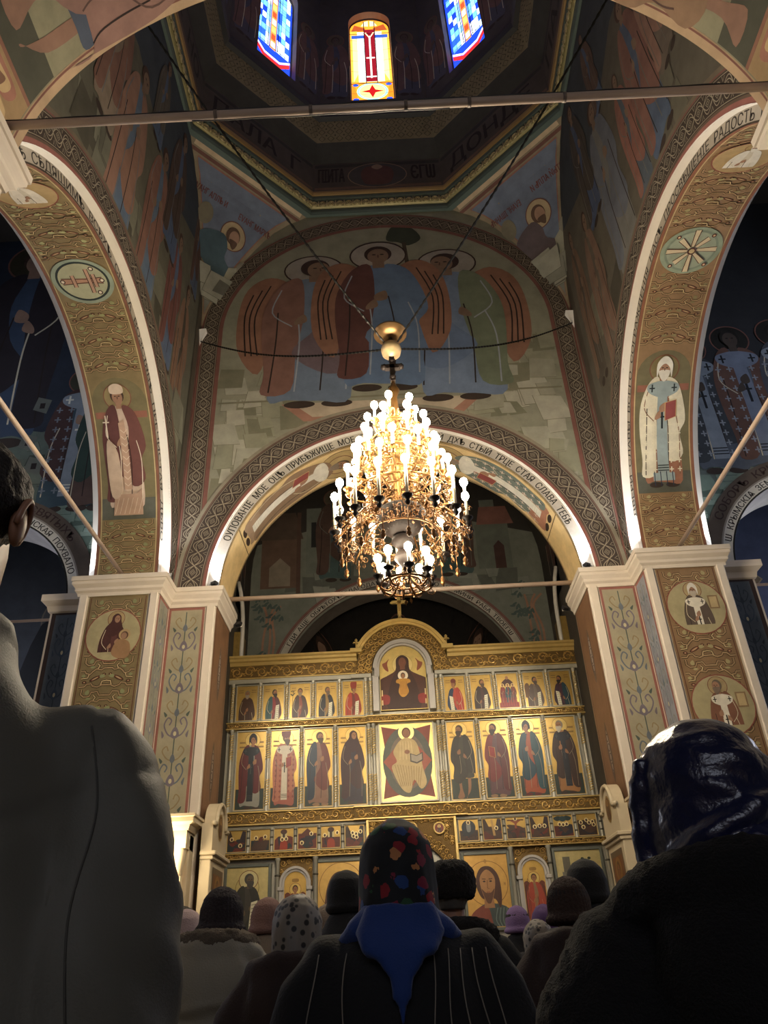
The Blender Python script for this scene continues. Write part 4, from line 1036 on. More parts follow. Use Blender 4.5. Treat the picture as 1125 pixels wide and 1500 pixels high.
# ------------------------------------------------------------------ flood lamps standing on the cornices
BLK = mat('black lamp housing', '18181a', .4)
def aim(o, d):
    o.rotation_euler = Vector(d).to_track_quat('-Z', 'Y').to_euler()
def lens_mat(name, col, s):
    if name not in MATS:
        m, nt, N, L, b = new_mat(name); b.inputs['Emission Color'].default_value = (*lin(col), 1); b.inputs['Emission Strength'].default_value = s; b.inputs['Base Color'].default_value = (*lin(col), 1)
        MATS[name] = m
    return MATS[name]
LENS = lens_mat('cool lamp lens', 'eef4ff', 30); LENSW = lens_mat('warm lamp lens', 'ffe2b0', 30)
def flood(loc, d, label, watts=None, col=(.92, .96, 1.0), warm=False, size=1.35, group='flood lamps on the cornices', rad=.03):
    t = empty('flood_lamp', loc, label, 'lamp', group)
    dv = Vector(d).normalized(); q = dv.to_track_quat('Z', 'Y').to_matrix().to_4x4()
    bm = bmesh.new(); bmesh.ops.create_cube(bm, size=1)
    for v in bm.verts:
        k = 1.0 if v.co.z > 0 else .75
        v.co = Vector((v.co.x * .11 * k, v.co.y * .075 * k, v.co.z * .05))
    m = MB(); m.bm(bm, False, q); m.build('housing', BLK, t)
    m = MB(); m.add([q @ Vector(p) for p in ((-.048, -.03, .027), (.048, -.03, .027), (.048, .03, .027), (-.048, .03, .027))], [(0, 1, 2, 3)]); m.build('lens', LENSW if warm else LENS, t, recalc=False)
    m = MB(); m.tube([(-.06, 0, 0), (-.06, 0, -.05), (.06, 0, -.05), (.06, 0, 0)], .006, 5); m.build('bracket', BLK, t)
    ld = bpy.data.lights.new('lamp_light', 'SPOT'); ld.energy = watts or FLOOD; ld.color = col; ld.spot_size = size; ld.spot_blend = .8; ld.shadow_soft_size = rad
    lo = bpy.data.objects.new('lamp_light', ld); COL.objects.link(lo); lo.parent = t; lo.location = dv * .05; aim(lo, dv)
    return t
for sg, w in ((-1, 'left'), (1, 'right')):
    flood((sg * 2.80, 10.36, 6.515), (-sg * .16, .22, 1), 'black flood lamp lighting the foot of the altar arch, %s of the iconostasis' % w)
    flood((sg * 3.40, 10.03, 6.515), (sg * .10, -.06, 1), 'black flood lamp at the nave edge of the %s side arch foot' % w)
    flood((sg * 4.66, 10.03, 6.515), (-sg * .05, -.06, 1), 'black flood lamp at the outer edge of the %s side arch foot' % w, watts=FLOOD * .5)
    flood((sg * 3.40, 3.76, 6.515), (sg * .10, .06, 1), 'black flood lamp on the near %s pier cornice facing the dome' % w)
    flood((sg * 2.86, 2.34, 6.515), (-sg * .15, .45, 1), 'black flood lamp on the near %s pier cornice under the western arch' % w, watts=60, col=(1, .86, .7))
    flood((sg * 2.62, 11.40, 6.30), (-sg * 1.6, 3.2, -1.6), 'black spot lamp under the %s end of the altar arch pointing at the icons' % w, watts=210, col=(1, .91, .78), warm=True, size=1.5, rad=.06)
flood((5.35, 10.9, 6.42), (.2, .3, 1), 'small spot lamp shining inside the small right aisle arch', watts=25, size=1.6)

# ------------------------------------------------------------------ chandelier
BRASS = mat('polished brass', '74542f', .34, .9, var=.25, scale=20)
BRASS_SHADED = mat('shaded brass', '6a4a2a', .36, .85, var=.3, scale=20)  # darker copy of the brass: shade on the lower tiers put into the colour
BRONZE = mat('dark bronze', '140b07', .6, .1, var=.2, scale=12, spec=.25)
CANDLE = mat('candle sleeve', 'e8dcc0', .5, var=.05)
bm_, nt_, N_, L_, b_ = new_mat('glowing bulb')
b_.inputs['Emission Color'].default_value = (1.0, .85, .62, 1); b_.inputs['Emission Strength'].default_value = BULB
CX, CY = -.01, 6.95
CH = empty('chandelier', (CX, CY, 4.6), 'large gilded tiered chandelier with lit candle bulbs hanging on chains', 'chandelier')
ZB = 4.6
def spiral(m, c, ex, ez, r, turns, tr, n=14, flip=1):
    pts = []
    for i in range(n + 1):
        t = i / n; a = turns * 2 * PI * t * flip; rr = r * (1 - .8 * t)
        pts.append(Vector(c) + ex * (rr * math.cos(a)) + ez * (rr * math.sin(a)))
    m.tube(pts, [tr * (1 - .4 * i / n) for i in range(n + 1)], 4)
m = MB()
m.lathe([(.012, 3.10), (.012, 2.76), (.04, 2.66), (.07, 2.60), (.035, 2.50), (.05, 2.30), (.09, 2.22), (.05, 2.12), (.06, 1.95), (.11, 1.85), (.07, 1.72), (.08, 1.55), (.14, 1.42), (.09, 1.28), (.10, 1.1), (.10, .95)], n=16)
m.build('stem', BRASS, CH)
m = MB(); m.lathe([(.02, 3.36), (.06, 3.34), (.11, 3.30), (.125, 3.24), (.11, 3.17), (.06, 3.12), (.02, 3.10)], n=18); m.build('ball', mat('cream enamel ball', 'b8a078', .4, .3), CH)
m = MB(); m.lathe([(.03, 3.50), (.10, 3.52), (.20, 3.53), (.205, 3.50), (.12, 3.45), (.03, 3.42)], n=20); m.tube([(0, 0, 3.2), (0, 0, 3.5)], .02); m.build('hanging_disc', mat('old brass disc', '8a6a44', .4, .7), CH)
m = MB(); m.lathe([(.02, .94), (.10, .95), (.24, .94), (.265, .90), (.255, .83), (.20, .72), (.12, .66), (.05, .63)], n=28)
for i in range(24):
    a = 2 * PI * i / 24; m.tube([(.255 * math.cos(a), .255 * math.sin(a), .88), (.235 * math.cos(a), .235 * math.sin(a), .79), (.16 * math.cos(a), .16 * math.sin(a), .69)], .008, 4)
m.build('bowl', BRONZE, CH)
m = MB(); m.lathe([(.05, .65), (.11, .62), (.12, .56), (.07, .52), (.04, .48), (.08, .44), (.10, .38), (.06, .32), (.03, .28), (.04, .22), (.02, .16), (.001, .12)], n=16); m.build('pendant', BRONZE, CH)
m = MB()      # little cross over the tiers
m.box(-.03, .03, -.03, .03, 2.74, 3.12); m.box(-.09, .09, -.03, .03, 2.93, 2.99)
for q in ((-.10, 2.96), (.10, 2.96), (0, 2.80), (0, 3.06)): m.sphere((q[0], -.01, q[1]), .045, 1)
m.build('cross', BRONZE, CH)

def candle_parts(kind, L):
    cup = MB(); cup.lathe([(.001, -.11), (.018, -.10), (.03, -.075), (.018, -.05), (.03, -.03), (.052, -.012), (.058, 0), (.03, .004), (.018, .012)], n=10)
    sh = MB(); sh.tube([(0, 0, 0), (0, 0, L)], .0165, 8)
    bu = MB(); bu.lathe([(.012, L), (.02, L + .02), (.038, L + .05), (.042, L + .072), (.036, L + .10), (.018, L + .118), (.001, L + .122)], n=10)
    return sh.mesh('candle', CANDLE), cup.mesh('drip_cup', BRONZE if kind else BRASS), bu.mesh('bulb', bm_)
tiers = [(.24, 6.98, 6, .14, 0), (.34, 6.76, 8, .16, 0), (.42, 6.54, 10, .17, 0), (.49, 6.32, 11, .18, 0), (.56, 6.10, 12, .20, 0), (.70, 5.76, 16, .36, 1), (.27, 5.0, 8, .12, 1)]
rn = random.Random(4)
for (r, zb, n, L, kind) in tiers:
    zc_ = zb - L - .10 - ZB
    shm, cum, bum = candle_parts(kind, L)
    m = MB()
    pts = [(r * .93 * math.cos(2 * PI * i / 32), r * .93 * math.sin(2 * PI * i / 32), zc_ - .10) for i in range(33)]
    if r < .65: m.tube(pts, .012, 6)
    m.tube([(p[0] * .6, p[1] * .6, p[2] + .03) for p in pts], .010, 6)
    f = MB()
    ph = rn.uniform(0, 1) if kind == 0 else .2
    r0, h0, s0 = (.24, .36, .06) if r > .65 else (.06, .10, -.10)
    for i in range(n):
        a = 2 * PI * (i + ph) / n; e = Vector((math.cos(a), math.sin(a), 0)); t = Vector((-e.y, e.x, 0)); z = Vector((0, 0, 1))
        c = empty_c = link('candle', shm, CH, e * r + z * zc_)
        link('drip_cup', cum, c); link('bulb', bum, c)
        m.tube(catmull3([e * .06 + z * (zc_ + .02), e * r * .45 + z * (zc_ - .16), e * r * .8 + z * (zc_ - .20), e * r + z * (zc_ - .11)]) if False else [e * (r0 + (r - r0) * q / 8) + z * (zc_ - .11 + h0 * (1 - q / 8) + s0 * math.sin(PI * q / 8)) for q in range(9)], .011, 5)
        nn = 5 if r > .3 else 3
        if kind and r > .5: nn = 22
        for q in range(nn):
            rr = r * rn.uniform(.35 if r < .65 else .45, 1.02); zz = zc_ + (rn.uniform(-.30, .30) * (1.15 - .5 * rr / r) if r > .65 else rn.uniform(-.16, .02)); da = rn.uniform(-.5, .5) * 2 * PI / n
            e2 = Vector((math.cos(a + da), math.sin(a + da), 0)); zz = max(zz, zc_ - .05) if r > .65 and e2.y < -.35 else zz; t2 = Vector((-e2.y, e2.x, 0))
            ax = (e2 if rn.random() < .55 else t2) if rn.random() < .8 else (e2 + t2).normalized()
            spiral(f, e2 * rr + z * zz, ax, z, rn.uniform(.025, .055), 1.3, .006, 12, rn.choice((-1, 1)))
        for q in range(3):      # leaves
            da = rn.uniform(-.5, .5) * 2 * PI / n; e2 = Vector((math.cos(a + da), math.sin(a + da), 0)); b = e2 * r * rn.uniform(.5, 1.0) + z * (zc_ - rn.uniform(.02, .2)); d = (e2 * .03 + z * rn.choice((-.06, .07)))
            s_ = Vector((-e2.y, e2.x, 0)) * .016
            f.add([b, b + d * .5 + s_, b + d, b + d * .5 - s_], [(0, 1, 2, 3)])
        if kind and r > .5:
            b = e * r * .90 + z * (zc_ - .36)
            f.tube([b + z * .26, b + z * .05], .006, 4); f.lathe([(.001, -.06), (.012, -.05), (.03, -.02), (.018, .0), (.026, .02), (.01, .05)], b, 8)
    m.build('tier_ring', BRASS_SHADED if kind else BRASS, CH); tag(f.build('filigree', BRASS_SHADED if kind else BRASS, CH, recalc=False), kind='stuff')
# four chains up to the corners of the crossing
for k, (sx, y_) in enumerate(((-1, YE - .05), (1, YE - .05), (-1, YW + .05), (1, YW + .05))):
    a = Vector((sx * .07, .05 if y_ > CY else -.05, 3.30)); b = Vector((sx * (A - .05) - CX, y_ - CY, 11.50 - ZB)); m = MB()
    n = int((b - a).length / .045); pts = []; rs = []
    for i in range(n + 1):
        t = i / n; p = a.lerp(b, t); p.z -= .22 * math.sin(PI * t); pts.append(p); rs.append(.010 if i % 2 else .017)
    m.tube(pts, rs, 5, False); m.build('chain', mat('black iron chain', '1a1816', .5, .6), CH)

# ------------------------------------------------------------------ iconostasis
YI = 14.63
SILV = mat('silvered wood', 'b4ae9c', .34, .2, var=.15, scale=10)
GOLD = mat('carved gilding', 'd2aa62', .28, .6, var=.3, scale=16)
GOLDB = mat('bright gilt cornice', 'dcbc74', .34, .45, var=.15, scale=10)
GOLDK = mat('dull gilt ground', '6e5428', .5, .5, var=.3, scale=14, bump=.4, bscale=60)
ICON = paint_mat('icon painting', rough=.42, var=.14, scale=9, spec=.5)
IC = empty('iconostasis', (0, 14.8, .0), 'tall gilded icon screen of silvered rows and carved gold friezes under the altar arch', 'icon screen')
IL = Vector((0, 14.8, 0))
def ib(m, name, mt, par=None, **k):
    m.v = [tuple(Vector(p) - IL) for p in m.v]
    return m.build(name, mt, par or IC, **k)
m = MB()
outl = [(-3.42, .3), (3.42, .3), (3.42, 6.48), (.92, 6.48), (.92, 6.7)] + arc(.92, 6.62, 0, PI, 24) + [(-.92, 6.7), (-.92, 6.48), (-3.42, 6.48)]
tr = tessellate_polygon([[Vector((a, b, 0)) for a, b in outl]]); n = len(outl)
m.add([(a, y, b) for y in (14.70, 14.95) for a, b in outl], [tuple(f) for f in tr] + [tuple(n + i for i in f) for f in tr] + [(i, (i + 1) % n, n + (i + 1) % n, n + i) for i in range(n)])
ib(m, 'backing', SILV)
m = MB(); m.box(-3.42, 3.42, 14.45, 14.95, 0, .45, .02); ib(m, 'plinth', mat('grey stone step', '6c675e', .5))

def carve(m, x0, x1, z0, z1, y, unit=.2, tr=.012):
    """running scroll carving on a band"""
    n = max(1, round((x1 - x0) / unit)); st = (x1 - x0) / n; h = z1 - z0; zc = (z0 + z1) / 2
    ex, ez = Vector((1, 0, 0)), Vector((0, 0, 1))
    for i in range(n):
        cx = x0 + st * (i + .5); f = 1 if i % 2 else -1
        spiral(m, (cx, y, zc + f * h * .04), ex, ez * f, min(h, st) * .46, 1.4, tr, 12)
        spiral(m, (cx + st * .36, y + .004, zc + f * h * .22), ex, ez * -f, h * .20, 1.0, tr * .8, 8)
        spiral(m, (cx - st * .36, y + .004, zc - f * h * .22), ex, ez * f, h * .18, 1.0, tr * .8, 8)
        for q in (-1, 1):
            b = Vector((cx + q * st * .2, y - .008, zc - f * q * h * .3)); d = Vector((st * .2 * q, 0, f * h * .2)); s_ = Vector((0, -.012, 0))
            m.add([b - d * .5, b + s_ + Vector((0, 0, h * .09)), b + d * .5, b + s_ - Vector((0, 0, h * .09))], [(0, 1, 2, 3)])
def frieze(name, segs, z0, z1, yf, unit, tr=.012, fillet=.018):
    """segments (x0, x1, extra projection) of a carved frieze"""
    for x0, x1, pj in segs:
        y = yf - pj; g = MB(); c = MB(); e = MB()
        g.box(x0, x1, y, 14.72, z0, z1)
        carve(c, x0 + .02, x1 - .02, z0 + fillet, z1 - fillet, y - .006, unit, tr)
        e.box(x0 - .012, x1 + .012, y - .028, 14.72, z1 - fillet, z1 + .008, .004); e.box(x0 - .012, x1 + .012, y - .024, 14.72, z0 - .008, z0 + fillet, .004)
        f = ib(g, name, GOLDK); ib(c, 'scroll_carving', GOLD, f, recalc=False); ib(e, 'fillet', GOLDB, f)
# from the top: crowning cornice with the arch over the central icon
m = MB(); prof = [(0, 6.80), (.03, 6.80), (.05, 6.84), (.09, 6.86), (.11, 6.90), (.14, 6.92), (.14, 6.96), (0, 6.96)]
for x0, x1, sg in ((-3.44, -.90, -1), (.90, 3.44, 1)):
    m = MB(); m.prism(prof, [(x1, 14.60), (x0, 14.60)])
    m.box(x0, x1, 14.60, 14.95, 6.80, 6.96)
    m.box(min(sg * .78, sg * 1.02), max(sg * .78, sg * 1.02), 14.40, 14.9, 6.90, 6.99, .01)
    ib(m, 'crowning_cornice', GOLDB)
frieze('upper_frieze', ((-3.42, -.90, 0), (.90, 3.42, 0)), 6.52, 6.80, 14.60, .24, .015)
for sg in (-1, 1):
    m = MB(); m.box(min(sg * .62, sg * 1.02), max(sg * .62, sg * 1.02), 14.54, 14.72, 6.42, 6.50, .008); m.box(min(sg * 1.0, sg * 3.43), max(sg * 1.0, sg * 3.43), 14.58, 14.72, 6.42, 6.51, .008)
    ib(m, 'silver_beam', SILV)
def band(m, R0_, R1_, zc, y0, y1, n=40, a0=0, a1=PI):
    vs = []
    for i in range(n + 1):
        a = a0 + (a1 - a0) * i / n
        for R, y in ((R0_, y1), (R0_, y0), (R1_, y0), (R1_, y1)): vs.append((R * math.cos(a), y, zc + R * math.sin(a)))
    m.add(vs, [(4 * i + k, 4 * i + (k + 1) % 4, 4 * (i + 1) + (k + 1) % 4, 4 * (i + 1) + k) for i in range(n) for k in range(4)] + [(0, 1, 2, 3), (4 * n, 4 * n + 3, 4 * n + 2, 4 * n + 1)])
m = MB(); band(m, .93, .99, 6.60, 14.44, 14.9, a0=.33, a1=PI - .33); band(m, .88, .93, 6.60, 14.48, 14.9, a0=.33, a1=PI - .33); ib(m, 'arch_cornice', GOLDB)
g = MB(); band(g, .60, .90, 6.60, 14.56, 14.72)
for sg in (-1, 1): g.box(min(sg * .60, sg * .92), max(sg * .60, sg * .92), 14.56, 14.72, 6.50, 6.62)
ag = ib(g, 'arch_tympanum', GOLDK)
c = MB(); ex, ez = Vector((1, 0, 0)), Vector((0, 0, 1)); rn = random.Random(8)
for i in range(22):
    a = PI * (i + .5) / 22 ; 
    for R, rr in ((.68, .07), (.82, .07)): spiral(c, (R * math.cos(a + (R - .68) * .3), 14.55, 6.60 + R * math.sin(a + (R - .68) * .3)), ex, ez, rr, 1.4, .013, 12, rn.choice((-1, 1)))
for sg in (-1, 1):
    for q in range(5): spiral(c, (sg * (.66 + .055 * q), 14.55, 6.54 + .04 * (q % 2)), ex, ez, .05, 1.2, .012, 10)
ib(c, 'scroll_carving', GOLD, ag, recalc=False)
m = MB(); band(m, .50, .58, 6.60, 14.53, 14.72); band(m, .46, .50, 6.60, 14.57, 14.72)
for sg in (-1, 1):
    m.box(min(sg * .46, sg * .56), max(sg * .46, sg * .56), 14.53, 14.72, 6.42, 6.60, .005); m.box(min(sg * .48, sg * .60), max(sg * .48, sg * .60), 14.53, 14.72, 5.74, 6.44, .005)
ib(m, 'arched_frame', mat('silvered moulding', 'b4ada4', .45, .2, var=.1))
frieze('middle_frieze', ((-3.41, -.72, 0), (.72, 3.41, 0), (-.72, .72, .05)), 5.53, 5.65, 14.58, .12, .010, .012)
frieze('lower_frieze', ((-3.40, -1.0, 0), (1.0, 3.40, 0), (-1.0, 1.0, .06)), 3.80, 4.02, 14.56, .21, .014)
m = MB()
for x0, x1, y in ((-3.41, 3.41, 14.60),): m.box(x0, x1, y, 14.72, 3.745, 3.79, .004)
ib(m, 'silver_beam', SILV)
frieze('small_frieze', ((-3.40, -.80, 0), (.80, 3.40, 0)), 3.25, 3.335, 14.58, .085, .009, .010)

# colonnettes: silver shafts with twisted gilded ends
def colonnette(x, z0, z1, r=.032, tw=True):
    m = MB(); y = 14.60
    m.lathe([(r * 1.3, z0), (r * 1.3, z0 + .03), (r, z0 + .05), (r * .86, z1 - .05), (r * 1.25, z1 - .03), (r * 1.25, z1)], (x, y, 0), 10)
    c = ib(m, 'colonnette', SILV)
    if tw:
        g = MB(); L = z1 - z0
        for a, b in ((z0 + L * .06, z0 + L * .38), (z0 + L * .62, z0 + L * .94)) if L > 1 else ((z0 + L * .08, z0 + L * .92),):
            for ph in (0, PI):
                n = int((b - a) / .012); g.tube([(x + r * math.cos(t * .9 + ph), y + r * math.sin(t * .9 + ph), a + (b - a) * t / n) for t in range(n + 1)], r * .36, 4)
        ib(g, 'twisted_gilding', GOLDB, c)
    else:
        g = MB()
        for q in (.3, .62, .9): g.lathe([(r, z0 + (z1 - z0) * q - .015), (r * 1.4, z0 + (z1 - z0) * q), (r, z0 + (z1 - z0) * q + .015)], (x, y, 0), 8)
        ib(g, 'collar', mat('dark collar', '4a4438', .5), c)
PX = [(.79 + .515 * i, .79 + .515 * i + .40) for i in range(5)]
DX = [(.77, 1.28), (1.40, 1.92), (2.03, 2.55), (2.65, 3.19)]
FX = [(.84 + .419 * i, .84 + .419 * i + .345) for i in range(6)]
for sg in (-1, 1):
    for x in [.64, .735] + [(PX[i][1] + PX[i + 1][0]) / 2 for i in range(4)] + [3.33]: colonnette(sg * x, 5.66, 6.42)
    for x in [.615, .705] + [(DX[i][1] + DX[i + 1][0]) / 2 for i in range(3)] + [3.30]: colonnette(sg * x, 4.03, 5.52, .034)
    for x in [(FX[i][1] + FX[i + 1][0]) / 2 for i in range(5)] + [3.345]: colonnette(sg * x, 3.34, 3.745, .022, False)
    for x in (1.70, 2.36, 3.36): colonnette(sg * x, .45, 3.24, .04, False)
# crosses
def cross(x, z0, h, label):
    t = empty('cross', (x, 14.55, z0), label, 'cross'); m = MB(); k = h
    m.box(-.06 * k, .06 * k, -.03, .03, .22 * k, k, .004); m.box(-.24 * k, .24 * k, -.03, .03, .61 * k, .72 * k, .004); m.box(-.13 * k, .13 * k, -.03, .03, .83 * k, .91 * k, .004)
    for q in ((-.25, .66), (.25, .66), (0, 1.0)): m.sphere((q[0] * k, 0, q[1] * k), .055 * k, 1, (1, .5, 1))
    m.build('cross_arms', GOLDB, t)
    m = MB(); m.lathe([(.14 * k, 0), (.14 * k, .05 * k), (.07 * k, .09 * k), (.05 * k, .18 * k), (.08 * k, .22 * k), (.04 * k, .26 * k)], n=10); m.build('foot', GOLDB, t)
    m = MB(); m.box(-.02 * k, .02 * k, -.044, -.03, .34 * k, .62 * k); m.box(-.10 * k, .10 * k, -.044, -.03, .58 * k, .61 * k); m.sphere((0, -.04, .66 * k), .035 * k, 1); m.build('relief', GOLD, t)
cross(0, 7.57, .63, 'large gold cross on top of the icon screen arch')
cross(-.90, 6.985, .24, 'small gold cross on the screen cornice, left of its arch'); cross(.90, 6.985, .24, 'small gold cross on the screen cornice, right of its arch')

# icons
GOLDI = 'c4a058'
def icon(x0, x1, z0, z1, draw, label, group, frame=.024, board=GOLDI, y=YI, arch=None, fm=None):
    xc = (x0 + x1) / 2; t = empty('icon', (xc, y, z0), label, 'icon', group); w, h = x1 - x0, z1 - z0
    m = MB(); m.box(-w / 2, w / 2, .0, .06, 0, h)
    if not arch: m.build('board', mat('icon board', '5a3c20', .6), t)
    P = Paint()
    if arch:
        pts = [(-w / 2, 0), (w / 2, 0), (w / 2, h - arch)] + [(w / 2 * math.cos(a), h - arch + arch * math.sin(a)) for a in (PI * i / 16 for i in range(1, 16))] + [(-w / 2, h - arch)]
        P.poly(pts, board, .7)
        m = MB(); n = len(pts); tr = tessellate_polygon([[Vector((a, b, 0)) for a, b in pts]])
        m.add([(a, yy, b) for yy in (0, .06) for a, b in pts], [tuple(f) for f in tr] + [tuple(n + i for i in f) for f in tr] + [(i, (i + 1) % n, n + (i + 1) % n, n + i) for i in range(n)]); m.build('board', mat('icon board', '5a3c20', .6), t)
    else: P.rect(-w / 2, 0, w / 2, h, board, .7)
    P.clip = (-w / 2 + .012, .012, w / 2 - .012, h - .012)
    draw(P, w, h); P.clip = None
    P.build('painting', lambda x, z, hh: (x, -.004 - hh, z), ICON, t, eps=.0003)
    if frame:
        m = MB(); f = frame
        m.box(-w / 2 - f, -w / 2, -.03, .07, -f, h + f, .006); m.box(w / 2, w / 2 + f, -.03, .07, -f, h + f, .006); m.box(-w / 2, w / 2, -.03, .07, h, h + f, .006); m.box(-w / 2, w / 2, -.03, .07, -f, 0, .006)
        m.build('frame', fm or SILV, t)
    return t
def marks(P, w, h, z=.88):
    for sg in (-1, 1):
        for q in range(2): P.line([(sg * w * .20, h * (z - .06 * q)), (sg * w * .42, h * (z - .06 * q))], h * .022, '8a6a34')
def half(**k):
    def d(P, w, h):
        marks(P, w, h); k.setdefault('halo', None)
        k2 = dict(k); br = k2.pop('branch', 0); ex = k2.pop('mount', 0)
        saint(P, 0, -h * .62, h * 1.50, w=.92, ring='8a6030', **k2)
        if br:
            P.line([(-w * .38, h * .35), (-w * .34, h * .78)], .008, '2a2a18')
            for q in range(6): P.ell(-w * .36 + .03 * math.cos(q), h * .72 + .045 * math.sin(q * 2), .018, .012, '2a2a18', n=8)
        if ex: P.blob([(-w * .48, h * .3), (-w * .3, h * .3), (-w * .24, h * .62), (-w * .36, h * .7), (-w * .48, h * .58)], '6a4a2c')
    return d
UP = 'small prophet icons of the upper row'
PR = [('bald grey bearded man in dark brown', dict(robe='4a3020', under='4a3020', hair='8a7a64', beard='9a8a74')),
      ('man in red and teal with an open scroll', dict(robe='30504c', robe2='5a2a24', under='8a2c24', hair='2a1c14', beard='2a1c14', hold='scroll', d=1)),
      ('man in red and brown beside a leafy branch', dict(robe='4a3424', under='8a4428', hair='3a2a1c', beard='8a7454', branch=1)),
      ('long bearded man in black and ochre', dict(robe='2a2a2a', under='94743c', hair='5a4630', beard='6a5640', hold='scroll', d=1)),
      ('man in a flat red cap with scroll', dict(robe='a83c24', robe2='8a2c1e', under='6a2a1e', hair='4a301c', hat='tall', hatc='8a3020', hold='scroll', d=1)),
      ('man in scarlet with a blue sleeve', dict(robe='a8382a', robe2='28364e', under='b04430', hair='5a3c20', hat='mitre', hatc='6a2a20', hold='scroll', d=-1)),
      ('dark robed man with a slanting scroll', dict(robe='3a2a22', under='4a2e26', hair='4a3420', beard='4a3420', hold='scroll', d=1)),
      None,
      ('grey brown man beside a small hill', dict(robe='5e4c40', under='6a5a4a', hair='2e2218', beard='4a3a2a', hold='scroll', d=1, mount=1)),
      ('dark bearded man in teal and plum', dict(robe='24404a', robe2='3e2430', under='4a2a34', hair='20160e', beard='20160e', hold='scroll', d=-1))]
def youths(P, w, h):
    P.blob([(-w * .3, h * .7), (0, h * .86), (w * .3, h * .7), (0, h * .62)], '4a2a20'); P.ell(0, h * .88, .03, .035, SKIN)
    for i, (x, c) in enumerate(((-.10, '7a2c22'), (.10, '6a3a2c'), (0, '2c4448'))):
        saint(P, x, h * .10, h * .60, robe=c, under='8a3024', halo='d8b878', hair='3a2416', w=.9)
    P.rect(-w / 2, 0, w / 2, h * .16, '8a2a1c')
    for q in range(7): P.line([(-w * .35 + .045 * q, h * .05), (-w * .35 + .045 * q, h * .3)], .012, 'a83a20')
xs = [(-b, -a) for a, b in PX[::-1]] + PX
ORD = ['leftmost', 'second from the left', 'third from the left', 'fourth from the left', 'fifth from the left', 'fifth from the right', 'fourth from the right', 'third from the right', 'second from the right', 'rightmost']
for i, (a, b) in enumerate(xs):
    if PR[i] is None: icon(a, b, 5.70, 6.38, youths, 'small upper row icon of three haloed youths under an angel', UP)
    else: icon(a, b, 5.70, 6.38, half(**PR[i][1]), 'small upper row icon of a %s' % PR[i][0], UP)
def theotokos(P, w, h):
    P.ell(0, h * .70, .20, .20, 'e4cc88', .6); P.ring(0, h * .70, .20, .008, 'b09048')
    for sg in (-1, 1): P.blob([(sg * .36, h * .64), (sg * .28, h * .60), (sg * .30, h * .72), (sg * .26, h * .80), (sg * .33, h * .75), (sg * .40, h * .72)], '8a4a30')
    P.blob([(-.48, 0), (-.50, .52), (-.44, .62), (-.28, .70), (-.14, .80), (-.12, 1.02), (0, 1.10), (.12, 1.02), (.14, .80), (.28, .70), (.44, .62), (.50, .52), (.48, 0)], '4e2a1e')
    P.blob([(-.30, 0), (-.26, .5), (-.13, .80), (-.12, 1.02), (0, 1.10), (.12, 1.02), (.13, .80), (.26, .5), (.30, 0)], '3c2018')
    P.ell(0, .95, .075, .10, '7a4a34'); P.rect(-.05, .80, .05, .88, '7a4a34')
    for sg in (-1, 1): P.blob([(sg * .30, .12), (sg * .46, .14), (sg * .44, .30), (sg * .28, .28)], '8a2a22'); P.rect(sg * .42 - .012, .1, sg * .42 + .012, .2, 'e8c890'); P.rect(sg * .42 - .012, .28, sg * .42 + .012, .4, 'e8c890')
    P.ell(0, .68, .10, .10, 'f0e0c0'); P.ell(0, .68, .045, .06, '4a2c1c'); P.ell(0, .67, .034, .048, SKIN)
    P.blob([(-.12, .60), (0, .62), (.12, .60), (.14, .54), (.07, .5), (.10, .36), (.03, .26), (-.05, .26), (-.10, .36), (-.07, .5), (-.14, .54)], 'c08a3c', .3)
    for q in range(5): P.line([(-.06 + .03 * q, .56), (-.05 + .028 * q, .3)], .006, '7a4a20')
icon(-.455, .455, 5.77, 7.06, theotokos, 'arched upper row icon of a dark robed woman with a child', 'large middle icons', frame=0, board='d8bc74', arch=.455)
# deesis row
DP = [('monk in dark red with a black stole', dict(robe='5a1e1a', under='8a8678', hair='2a241e', hat='hood', hatc='2a2420', stole='1e2022', stolec='3a3a38', d=1)),
      ('bishop in pink with a red book', dict(robe='a8664a', under='9a5440', hair='4a3420', beard='4a3420', hat='tall', hatc='6a2a20', stole='c8baa0', stolec='2a1e18', hold='book', d=1, pattern='7a3a2c')),
      ('barefoot apostle in dark blue and brown', dict(robe='22303c', robe2='6a3428', under='84604a', hair='4a3420', beard='4a3420', d=1, legs=False, feet='8a6a4a')),
      ('woman in a long dark plum veil', dict(robe='38181a', robe2='38181a', under='2e2430', veil=True, d=1)),
      ('bare legged man in a dark tunic', dict(robe='2e2a22', robe2='2e2a22', under='38342a', hair='3a2818', beard='3a2818', legs=True, d=-1, skin='8a6040')),
      ('balding man in dark red with a book', dict(robe='5a2622', robe2='742c26', under='5a3a3c', hair='3a2a1c', beard='3a2a1c', hold='book', d=-1, feet='8a6a4a')),
      ('hooded saint in a teal mantle', dict(robe='23444a', robe2='1e3c46', under='9a4a28', hair='1c1c1e', hat='hood', hatc='1a1c20', d=-1, feet='5a1e1a')),
      ('white bearded elder in brown and ochre', dict(robe='3e2a20', robe2='3e2a20', under='9a6a3c', hair='8a7a64', beard='b8ab94', stole='26262a', stolec='3c3a3a', d=-1))]
def full(**k):
    def d(P, w, h):
        P.rect(-w / 2, 0, w / 2, h * .26, '2c352c'); marks(P, w, h, .86)
        saint(P, 0, .015, h * .95, halo='d4b468', ring='9a7434', w=1.0, lines=k.pop('lines', '8a7a60') if 'lines' in k else '8a7a60', **k)
    return d
DG = 'tall full length icons of the middle row'
xs = [(-b, -a) for a, b in DX[::-1]] + DX
for i, (a, b) in enumerate(xs): icon(a, b, 4.07, 5.48, full(**DP[i][1]), 'tall middle row icon of a %s' % DP[i][0], DG)
